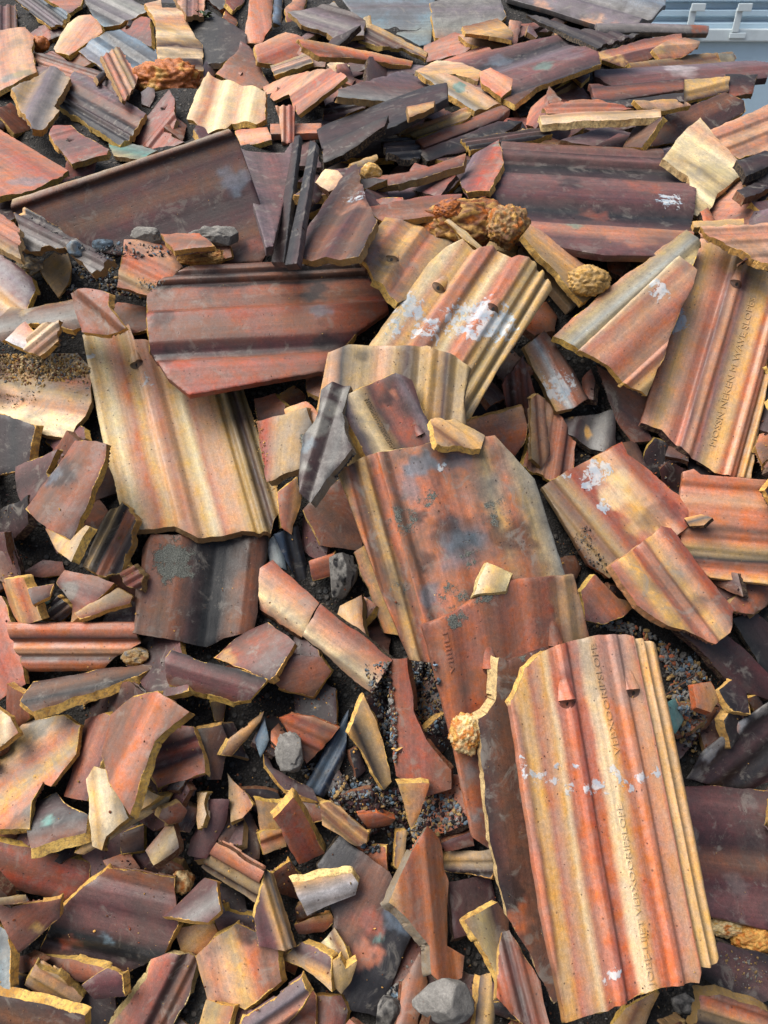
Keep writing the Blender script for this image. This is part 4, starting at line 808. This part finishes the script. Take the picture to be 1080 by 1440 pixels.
F|red brown tile piece with a bright yellow upper edge at left border|-12,1182 75,1200 128,1214 126,1236 100,1270 -12,1246|a=3,.8;p=arch:1.2;c=b r n r b;w=0:.6,1:.5;e=y
F|thin olive splinter at the left border below the yellow edged piece|-12,1262 36,1258 38,1268 -12,1276|c=t b;e=t
F|mauve red shard with a notched right edge at left border|-12,1268 12,1276 60,1268 86,1264 84,1292 26,1342 8,1310|c=m p m;w=3:.4;e=y;bl=y:52,1306,9,.9
F|blue grey tile edge standing at the left border|-12,1292 9,1310 13,1392 -12,1404|c=G g;e=y
F|brown tile shard below the big mauve brown plate|56,1342 100,1350 148,1364 150,1378 112,1382 62,1368|c=b n d;e=y
F|mauve scrap between tan block and pink ridged shard|114,1386 150,1362 172,1370 176,1402 132,1406|c=m v d;e=y
R|big mauve brown plate with white scratches at lower left|54,1337 75,1291 112,1252 152,1220 246,1234 252,1300 232,1340 176,1372 152,1362 60,1346|a=1,.25;p=pts:0:.4,.15:.1,.25:.7,.6:.5,.75:.3,.85:-.4,1:0;c=b n m m v m m k k d b;bl=G:152,1317,9,.8/r:95,1325,14,.7;lim=180,1290,20,.25;e=y;w=0:.5,1:.5,2:.4,8:.3;gl=.4;D=.6
F|tan clay block with square ribs at lower left|34,1386 48,1359 81,1370 116,1406 100,1419 70,1416|a=1,.6;p=rib3:.7;c=y s y b y;e=y
F|brown tile with a long straight yellow edge at the lower left corner|-12,1400 60,1414 118,1430 118,1452 -12,1452|a=4,1;c=d b d;p=arch:.6;w=0:.7,1:.6;e=y
F|orange shard with a yellow broken top below the mauve triangle|244,1306 275,1300 301,1298 311,1322 280,1350 256,1342|c=o y o;e=y;D=.2
F|small grey brown lug shard above the tan pink shard|298,1286 320,1282 391,1294 392,1342 375,1332 310,1312|c=u m b;e=y;w=0:.3,2:.4
R|pinkish brown ridged shard with a pale yellow left edge at the bottom|148,1450 205,1376 214,1340 256,1342 276,1346 266,1400 238,1450|a=-.5,1;p=pts:0:0,.35:.6,.55:.9,.65:-.3,.78:.3,.84:-.4,1:.2;c=s p r d b d;w=0:1,1:.7;e=Y
R|tan and pink shard with a dark sooty top at the bottom|273,1346 300,1318 332,1299 386,1320 396,1380 345,1420 330,1412 290,1408|a=.25,1;p=pts:0:0,.4:.5,.6:.2,.8:.6,1:.2;c=s p s y o b p;bl=k:345,1308,22,.8;w=4:.5,5:.4,6:.4;e=y
F|tan flat shard under the sooty topped shard at the bottom border|275,1450 288,1406 330,1414 320,1450|c=y t o;e=y
F|mauve triangular shard with a yellow lower tip|229,1289 262,1258 286,1234 306,1240 309,1280 290,1297|a=1,-.7;p=arch:1;c=m v g m;w=0:.6;e=y
LF|tiny orange and white foam crumb beside the ribbed block|257,1240,16,17|c=f Y
F|ribbed block of red and tan tile lying diagonally|281,1221 305,1184 372,1225 358,1270|a=.86,.5;p=pts:0:.4,.35:.8,.45:.2,.5:-.3,.75:.3,.85:-.3,1:.2;c=s o b t d t;e=b
F|purple shard with parallel yellow edges standing upright|358,1292 372,1221 386,1229 402,1280 418,1331 400,1337 364,1331|a=.3,1;p=pts:0:0,.5:.4,.6:.9,.75:.1,.85:.7,1:-.3;c=m v m y k y;e=y
F|tan flat clay piece behind the orange brick shaped shard|359,1125 401,1129 395,1166 366,1168|c=y t;e=y
F|small tan block with a red top beside the orange brick shaped shard|364,1172 372,1166 402,1166 404,1190 372,1202|c=y o t;p=pts:0:.8,.4:.8,.5:0,1:0;e=y
F|orange brick shaped shard with a yellow right side|384,1151 413,1122 438,1165 457,1200 421,1216|a=.5,1;p=flat;c=o r o;w=1:.8,2:.8;e=y;dz=1
F|ochre ribbed stub below the white faced shard|414,1302 440,1290 466,1285 471,1296 455,1311 420,1314|c=y n b;e=y
R|charcoal slab with red worn patches leaning in the bottom middle|446,1216 478,1174 548,1226 583,1306 556,1372 528,1430 490,1420 460,1370 470,1290|a=-.5,1;p=arch:.6;c=k k b k k;bl=r:520,1300,22,.8/p:515,1345,22,.8/G:555,1290,20,.6/T:533,1320,7,.8/r:490,1350,14,.6/k:470,1200,30,.6;gl=.45;e=k;D=.6
F|white faced shard with a bright yellow rim on the charcoal slab|411,1242 450,1234 495,1229 504,1242 500,1259 455,1276 432,1289|a=4,-1;p=arch:.5;w=0:.5,1:.5,2:.4;e=Y;dz=1;c=y w0.4 g w
F|yellow hollow shard standing beside the charcoal slab|447,1331 470,1304 486,1330 492,1352 470,1368 454,1346|a=.4,1;p=arch:-1.2;c=y Y b y;e=y
F|forked yellow shard below the yellow hollow shard|468,1352 478,1346 486,1362 503,1352 494,1380 480,1398 468,1386|c=y t y;e=y
F|mauve shard with a chewed yellow right half at the bottom|393,1347 424,1325 444,1332 467,1346 466,1396 440,1371|c=m v y Y;p=arch:.8;e=y
F|red piece with a smooth surface at the bottom border|430,1452 442,1400 480,1400 489,1422 482,1452|c=n r v;p=arch:.8;w=2:.5;e=y
F|reddish shard with yellow right rim above the bottom border|392,1400 430,1370 446,1400 444,1452 390,1452|c=n r b;w=2:.5;e=y
F|greyish pink rolled tile strip at the bottom border|336,1452 342,1432 424,1374 437,1396 398,1452|a=1,-.7;p=pts:0:.2,.3:1,.5:.4,.7:.7,1:-.6;D=.3;c=m u p u;gl=.3
F|rusty orange piece standing left of the grey stone|556,1452 566,1380 590,1338 602,1380 584,1452|c=o n O;p=arch:1;e=n
LS|large pale grey stone at the bottom middle|625,1409,47,34|c=g g g
LS|darker grey stone at the bottom border left of the rusty piece|545,1426,22,28|c=g k
F|dark red plate behind the standing orange brown tile|632,1240 690,1230 700,1270 668,1310 640,1320|c=v d v;e=d
F|short red tile end above the ribbed tan stub|620,1186 664,1170 667,1190 626,1198|c=v n;e=n
F|ribbed tan stub lying level left of the dark brown tile|612,1196 640,1197 691,1194 694,1226 690,1236 620,1224|a=1,0;p=pts:0:.4,.35:.5,.45:0,.75:.1,.85:-.5,1:-.3;c=t y t d k;e=y
F|dark slanting tile piece with tan top edge under the brown tile|654,1294 700,1268 716,1290 730,1402 706,1392 672,1322|a=.25,1;p=arch:.8;c=b t d b;w=5:.5,0:.5;e=y
F|brown tile splinter with yellow edges left of the front tile foot|698,1402 706,1310 716,1308 760,1380 776,1450 742,1450|a=.25,1;p=rib3:.5;c=o n d n b;w=0:.4;e=y
F|yellow edged dark splinter right of the grey stone|668,1450 676,1372 690,1368 697,1432 692,1450|c=d y k;e=y;w=0:.5
F|narrow yellow shard standing beside the orange brown tile|554,1218 558,1170 572,1167 571,1212 562,1224|c=v y Y;e=y
F|tan triangular chip pointing down on the dark soil|559,1102 604,1102 586,1156 578,1167|a=0,1;p=flat;c=y o;e=y;w=1:.3;dz=1
R|orange brown curved tile standing on its broken grey end|547,1269 562,1232 578,1196 600,1161 620,1180 634,1240 630,1330 656,1345 652,1376 628,1388 605,1370 602,1330 572,1292|a=.1,1;p=pts:0:.2,.3:.7,.55:.9,.7:.3,.85:-.4,1:-.2;c=y O n o n O b;e=g;w=0:.4,1:.4,10:.9,11:.9,12:.9;dz=1
"""  # the dark ribbed slab under the grey pantile is added in place of shade
# ------------------------------------------------------------------ setting
def heap_mesh():
    xs = np.linspace(-3.2, 3.2, 190); ds = np.concatenate([np.linspace(0, 2.6, 170), np.linspace(2.62, 5.6, 90)])
    V = []; 
    for d in ds:
        z = heap(xs, np.full(len(xs), d)) + CAMZ
        for x, q in zip(xs, z):
            V.append((x, d, q + .016 * mn.noise((x * 11, d * 11, 0)) + .012 * mn.noise((x * 29, d * 29, 3)) + .007 * mn.noise((x * 70, d * 70, 5)) if q > .03 else q))
    n = len(xs); Fc = [[i * n + j, i * n + j + 1, (i + 1) * n + j + 1, (i + 1) * n + j] for i in range(len(ds) - 1) for j in range(n - 1)]
    m, nt, bs = new_mat('dark_soil'); L = nt.links.new
    tc = nd(nt, 'ShaderNodeTexCoord').outputs['Object']
    n1 = nd(nt, 'ShaderNodeTexNoise', ins={'Scale': 30., 'Detail': 9., 'Roughness': .72}); L(tc, n1.inputs['Vector'])
    def grains(sc):
        vo = nd(nt, 'ShaderNodeTexVoronoi', ins={'Scale': sc}); L(tc, vo.inputs['Vector'])
        q = nd(nt, 'ShaderNodeSeparateColor'); L(vo.outputs['Color'], q.inputs[0]); return vo.outputs['Distance'], q.outputs[0], q.outputs[1]
    d1, r1, h1 = grains(75.); d2, r2, h2 = grains(230.)
    c = mixc(nt, rng(nt, n1.outputs['Fac'], .35, .65), (.006, .0055, .005), (.022, .019, .016))
    c = mixc(nt, math_(nt, 'MULTIPLY', rng(nt, d2, .25, .55, 1., 0.), rng(nt, r2, .2, .9)), c, mixc(nt, h2, (.025, .028, .03), (.06, .05, .042)))
    big = math_(nt, 'MULTIPLY', rng(nt, d1, .3, .5, 1., 0.), rng(nt, r1, .55, .6))
    c = mixc(nt, big, c, mixc(nt, h1, (.035, .04, .044), (.10, .085, .07)))
    L(c, bs.inputs['Base Color']); bs.inputs['Roughness'].default_value = .9
    h = math_(nt, 'ADD', math_(nt, 'MULTIPLY', big, math_(nt, 'SUBTRACT', 1.2, d1)), math_(nt, 'MULTIPLY', math_(nt, 'SUBTRACT', 1., d2), .35)); h = math_(nt, 'ADD', h, n1.outputs['Fac'])
    bp = nd(nt, 'ShaderNodeBump', ins={'Strength': 1., 'Distance': .008}); L(h, bp.inputs['Height']); L(bp.outputs[0], bs.inputs['Normal'])
    o = mesh_obj('rubble_soil', V, Fc, m); tag(o, kind='structure')
heap_mesh()
g = mesh_obj('ground', [(-150, -150, 0), (150, -150, 0), (150, 150, 0), (-150, 150, 0)], [[0, 1, 2, 3]], simple_mat('dusty_ground', (.16, .15, .14), .95, 3, .3, .01), smooth=False); tag(g, kind='structure')
# blue container behind the heap
def box(V, Fc, x0, x1, y0, y1, z0, z1):
    b = len(V); V += [(x, y, z) for z in (z0, z1) for y in (y0, y1) for x in (x0, x1)]
    Fc += [[b + q for q in f] for f in ((0, 2, 3, 1), (4, 5, 7, 6), (0, 1, 5, 4), (2, 6, 7, 3), (0, 4, 6, 2), (1, 3, 7, 5))]
def container():
    Y = 6.2
    def zat(py): return CAMZ + Y * math.tan(math.atan2(720 - py, F) - PITCH)
    root = bpy.data.objects.new('shipping_container', None); COL.objects.link(root); root.location = (2.2, Y, 0)
    tag(root, 'pale blue steel container wall with ribs behind the right end of the heap', 'container')
    mb = simple_mat('blue_painted_steel', (.60, .80, .93), .42, 2.5, .07, .0); mw_ = simple_mat('pale_blue_rail_paint', (.78, .88, .9), .4, 5, .08)
    V, Fc = [], []
    zr = zat(40)                                   # rail height
    # side sheet with horizontal pressed ribs
    prof = []; z = .1
    zs = [(.1, 0), (zat(140), 0), (zat(132), 0), (zr - .09, 0), (zr - .085, 0), (zr + .02, 0), (zat(33), 0), (zat(29), .03), (zat(25), .03), (zat(22), 0), (zat(15), 0), (zat(12), .045), (zat(4), .045), (zat(1), 0)]
    zz = zat(1)
    while zz < 2.5: zs += [(zz + .10, 0), (zz + .12, .045), (zz + .17, .045), (zz + .19, 0)]; zz += .19
    for zq, dy in zs: V += [(-4.2, dy, zq), (4.2, dy, zq)]
    Fc = [[2 * i, 2 * i + 1, 2 * i + 3, 2 * i + 2] for i in range(len(zs) - 1)]
    V2, F2 = [], []; box(V2, F2, -4.2, 4.2, .05, 2.4, .1, max(q[0] for q in zs)); b = len(V); V += V2; Fc += [[b + i for i in f] for f in F2]
    mesh_obj('side_wall', V, Fc, mb, root, None, False)
    V, Fc = [], []; box(V, Fc, -4.2, 4.2, -.045, -.002, zr - .075, zr)
    o = mesh_obj('rail', V, Fc, mw_, root, None, False); bv = o.modifiers.new('bevel', 'BEVEL'); bv.width = .008; bv.segments = 2
    def xat(px): return (px - 540) / F * (Y * math.cos(PITCH) + 0.02) / math.cos(0) * 1.0
    for px in (1036, 972):
        x = (px - 540) / F * (Y * math.cos(PITCH) - (zr) * 0 + (CAMZ - zr) * math.sin(PITCH)) - 2.2
        V, Fc = [], []
        box(V, Fc, x - .05, x - .005, -.06, -.046, zr - .02, zr + .12)          # upright
        box(V, Fc, x - .05, x + .045, -.075, -.061, zr + .10, zr + .145)       # hooked top
        box(V, Fc, x - .06, x + .05, -.06, -.0465, zr - .055, zr - .022)        # foot
        o = mesh_obj('bracket', V, Fc, mw_, root, None, False); bv = o.modifiers.new('bevel', 'BEVEL'); bv.width = .004; bv.segments = 2
container()
# ------------------------------------------------------------------ build the heap, back to front
rows = [l.split('|') for l in DATA.strip().split('\n') if l and l[0] != '#']
cover = np.zeros(GX.shape, bool)
for r in rows:
    if r[0][0] == 'L':
        cx, cy, rx, ry = map(float, r[2].split(',')); an = np.linspace(0, 6.28, 16); cover |= raster(np.stack([cx + rx * np.cos(an), cy + ry * np.sin(an)], 1))
    else: cover |= raster([tuple(map(float, p.split(','))) for p in r[2].split()])
# shards lying deep in the gaps
def fillers(n, lo, hi, seed, keys, ylo=-40, yhi=1490, strip=False, xlo=-60):
    global cover
    rs = random.Random(seed); k = 0; tries = 0
    vis = (GX > xlo) & (GX < 1140) & (GY > ylo) & (GY < yhi)
    cov2 = cover.copy(); cand = np.argwhere(vis & ~cov2)
    while k < n and tries < 4000:
        tries += 1
        if tries % 12 == 0: cand = np.argwhere(vis & ~cov2)
        if not len(cand): break
        i, j = cand[rs.randrange(len(cand))]; x, y = float(GX[i, j]), float(GY[i, j])
        if x > 930 and y < 150: continue
        sc = F / max(BASE[i, j], .8); r = rs.uniform(lo, hi) * sc; m = rs.randint(4, 6); a0 = rs.uniform(0, 6.28); el = rs.uniform(.45, 1.)
        ang = rs.uniform(0, 6.28) if not strip else math.radians(rs.gauss(-14, 11)); pp = []
        if strip: m = 4; a0 = .35; el = rs.uniform(.16, .3)
        for q in range(m):
            a = a0 + 6.283 * (q + rs.uniform(-.3, .3)) / m; u, v = r * rs.uniform(.75, 1.1) * math.cos(a), r * el * rs.uniform(.75, 1.1) * math.sin(a)
            pp.append('%.0f,%.0f' % (x + u * math.cos(ang) - v * math.sin(ang), y + u * math.sin(ang) + v * math.cos(ang)))
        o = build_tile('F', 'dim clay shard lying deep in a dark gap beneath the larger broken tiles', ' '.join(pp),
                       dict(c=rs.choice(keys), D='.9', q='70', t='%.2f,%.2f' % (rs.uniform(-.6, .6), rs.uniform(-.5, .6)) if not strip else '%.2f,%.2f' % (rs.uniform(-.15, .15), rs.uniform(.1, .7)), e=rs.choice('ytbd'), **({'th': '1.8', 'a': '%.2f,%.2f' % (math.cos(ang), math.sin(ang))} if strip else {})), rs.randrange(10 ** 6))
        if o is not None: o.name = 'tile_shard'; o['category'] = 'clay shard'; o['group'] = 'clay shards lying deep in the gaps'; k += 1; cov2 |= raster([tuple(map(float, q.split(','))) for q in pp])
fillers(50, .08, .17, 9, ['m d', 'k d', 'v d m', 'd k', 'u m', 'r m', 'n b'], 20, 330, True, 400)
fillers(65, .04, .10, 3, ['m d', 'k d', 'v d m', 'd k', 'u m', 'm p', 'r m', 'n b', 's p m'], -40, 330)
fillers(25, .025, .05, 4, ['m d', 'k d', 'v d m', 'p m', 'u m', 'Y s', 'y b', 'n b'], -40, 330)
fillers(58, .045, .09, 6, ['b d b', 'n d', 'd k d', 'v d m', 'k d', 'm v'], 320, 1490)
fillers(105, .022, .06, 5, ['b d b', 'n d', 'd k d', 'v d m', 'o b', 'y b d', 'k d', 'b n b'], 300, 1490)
objs = []
for i, r in enumerate(rows):
    kind, label, pts, opt = r; opt = parse_opts(opt)
    if kind[0] == 'L': build_lump(kind[1], label, pts, opt, 100 + i)
    else: build_tile(kind, label, pts, opt, 100 + i)
LIFT.sort(); print('LIFT median %.3f' % LIFT[len(LIFT) // 2][0]); [print('lift %.3f %s' % q) for q in LIFT[-14:]]
# ------------------------------------------------------------------ gravel and crumbs on top of what is there
def scatter(name, regions, mat, seed, kmap, size):
    rs = random.Random(seed); V, Fc, C = [], [], []
    v0, f0 = ico(1)
    for poly, n, keys, lo, hi, *gap in regions:
        poly = np.array([tuple(map(float, p.split(','))) for p in poly.split()]); x0, y0 = poly.min(0); x1, y1 = poly.max(0)
        M = raster(poly)
        if gap: M &= ~cover
        idx = np.argwhere(M)
        if not len(idx): continue
        for _ in range(n):
            i, j = idx[rs.randrange(len(idx))]; x, y = GX[i, j] + rs.uniform(-2, 2), GY[i, j] + rs.uniform(-2, 2)
            i2, j2 = min(i + 2, NY - 1), min(j + 2, NX - 1); z = ZB[i, j]
            r = lo + (hi - lo) * rs.random() ** 3
            P = rays(x, y) * z; P = P * (1 - .35 * r / z)
            q = v0 * np.array([rs.uniform(.8, 1.3), rs.uniform(.5, 1.), rs.uniform(.35, .7)]) * r
            q = q * (1 + .28 * np.array([mn.noise((p * 1.7 / r + rs.random() * 0 + i * 3.3 + j)[:]) for p in q]))[:, None]
            a, b = rs.uniform(0, 6.3), rs.uniform(0, 6.3); Rz = np.array(Matrix.Rotation(a, 3, 'Z') @ Matrix.Rotation(b, 3, 'X'))
            q = to_world(q @ Rz.T + P); base = len(V); V.extend(q.tolist()); Fc.extend([[base + k for k in f] for f in f0])
            c = K[rs.choice(keys)] * rs.uniform(.6, 1.15); C.extend([c] * len(q))
    o = mesh_obj(name, V, Fc, mat, None, None, False, np.array(C)); tag(o, kind='stuff'); return o
GRAVEL = [
 ('100,356 170,340 160,370 170,410 215,415 160,425 95,420', 1300, 'ggdkGt', .0007, .006,1), ('30,300 120,350 160,365 110,350', 120, 'gkk', .001, .0035), ('130,338 230,345 240,360 140,365', 220, 'kGg', .001, .005),
 ('195,390 235,396 215,412 190,405', 60, 'gGt', .001, .004),
 ('512,935 548,930 556,1000 560,1080 545,1060', 1300, 'ggdgGkt', .0006, .0045), ('575,930 612,930 640,1100 628,1060 600,1030 582,990', 1300, 'ggdgGkt', .0006, .0045), ('400,1060 480,1090 560,1110 640,1120 660,1160 520,1200 440,1130', 2600, 'gdgdkGt', .0006, .006,1),
 ('830,880 900,845 965,900 1000,960 960,1040 940,960 925,900', 2200, 'ggtgkGgp', .0006, .007,1), ('930,960 1000,985 975,1060 940,1030', 350, 'ggkt', .001, .007,1), ('812,790 840,800 865,850 845,830', 150, 'gkg', .001, .0035,1),
 ('825,735 860,805 850,830 800,765', 260, 'gkk', .0008, .003),
 ('0,498 110,498 128,525 60,545 0,535', 2200, 'ttgyYbt', .0006, .0045), ('90,525 130,530 125,560 90,548', 120, 'ttg', .0008, .003), ('0,555 60,548 40,570 0,575', 100, 'ttg', .0008, .003),
 ('348,580 362,575 390,690 376,690', 260, 'ttyb', .0006, .002), ('950,1385 1020,1400 1080,1420 1080,1440 900,1440', 350, 'kgkt', .001, .006,1), ('660,1170 700,1200 700,1240 660,1240', 140, 'kg', .001, .004,1),
 ('690,480 720,450 745,470 720,500', 90, 'kgg', .001, .004,1), ('1000,1330 1080,1350 1080,1390 1040,1390', 120, 'gt', .0008, .003), ('540,1400 580,1370 590,1440 540,1440', 120, 'gkG', .001, .007,1)]
scatter('gravel', GRAVEL, M_STONE, 5, None, 0)
ALL = [('-20,300 1100,300 1100,1460 -20,1460', 3500, 'bndbtdgy', .0006, .003, 1), ('-20,0 1100,140 1100,1460 -20,1460', 2600, 'ytnbbdd', .0004, .0015), ('-20,700 560,760 560,1460 -20,1460', 500, 'ytnbb', .0006, .003)]
scatter('clay_crumbs', ALL, M_STONE, 8, None, 0)
# weeds sprouting at the top of the heap
def weeds():
    rs = random.Random(4); V, Fc = [], []
    i, j = int((24 - Y0) / ST), int((282 - X0) / ST); P0 = to_world((rays(282, 24) * (ZB[i, j] - .02))[None])[0]
    for k in range(34):
        a = rs.uniform(0, 6.28); e = rs.uniform(.2, 1.2); L_ = rs.uniform(.015, .05); d = np.array([math.cos(a) * math.cos(e), math.sin(a) * math.cos(e), math.sin(e)])
        o = P0 + np.array([rs.uniform(-.03, .03), rs.uniform(-.02, .02), 0]); sd = np.cross(d, [0, 0, 1]); sd /= np.linalg.norm(sd) + 1e-9; w_ = L_ * rs.uniform(.12, .3); b = len(V)
        V.extend([o, o + d * L_ * .5 + sd * w_, o + d * L_ + np.array([0, 0, -.3 * L_]), o + d * L_ * .5 - sd * w_]); Fc.append([b, b + 1, b + 2, b + 3])
    o = mesh_obj('weed', V, Fc, simple_mat('weed_leaf', (.05, .085, .03), .6, 60, .4), smooth=False); tag(o, 'small green weed sprouting at the top of the heap by the dark slab', 'weed')
weeds()
# ------------------------------------------------------------------ light
w = bpy.data.worlds.new('World'); S.world = w; w.use_nodes = True; nt = w.node_tree
sky = nt.nodes.new('ShaderNodeTexSky'); sky.sky_type = 'NISHITA'; sky.sun_disc = False
ELEV, AZ = 60, 272
sky.sun_elevation = math.radians(ELEV); sky.sun_rotation = math.radians(AZ); sky.air_density = 1.; sky.dust_density = 6.; sky.ozone_density = 1.
nt.links.new(sky.outputs[0], nt.nodes['Background'].inputs[0]); nt.nodes['Background'].inputs[1].default_value = SKY
sl = bpy.data.lights.new('sun', 'SUN'); sl.energy = SUN; sl.angle = math.radians(48); sl.color = (1, .98, .94)
so = bpy.data.objects.new('sun', sl); COL.objects.link(so)
az = math.radians(AZ); dr = Vector((math.sin(az) * math.cos(math.radians(ELEV)), math.cos(az) * math.cos(math.radians(ELEV)), math.sin(math.radians(ELEV))))
so.rotation_euler = dr.to_track_quat('Z', 'Y').to_euler()
S.view_settings.view_transform = 'Standard'; S.view_settings.look = 'None'; S.view_settings.exposure = EXPO; S.view_settings.gamma = 1
S.cycles.max_bounces = 4; S.cycles.diffuse_bounces = 1
try: S.cycles.use_denoising = True
except Exception: pass
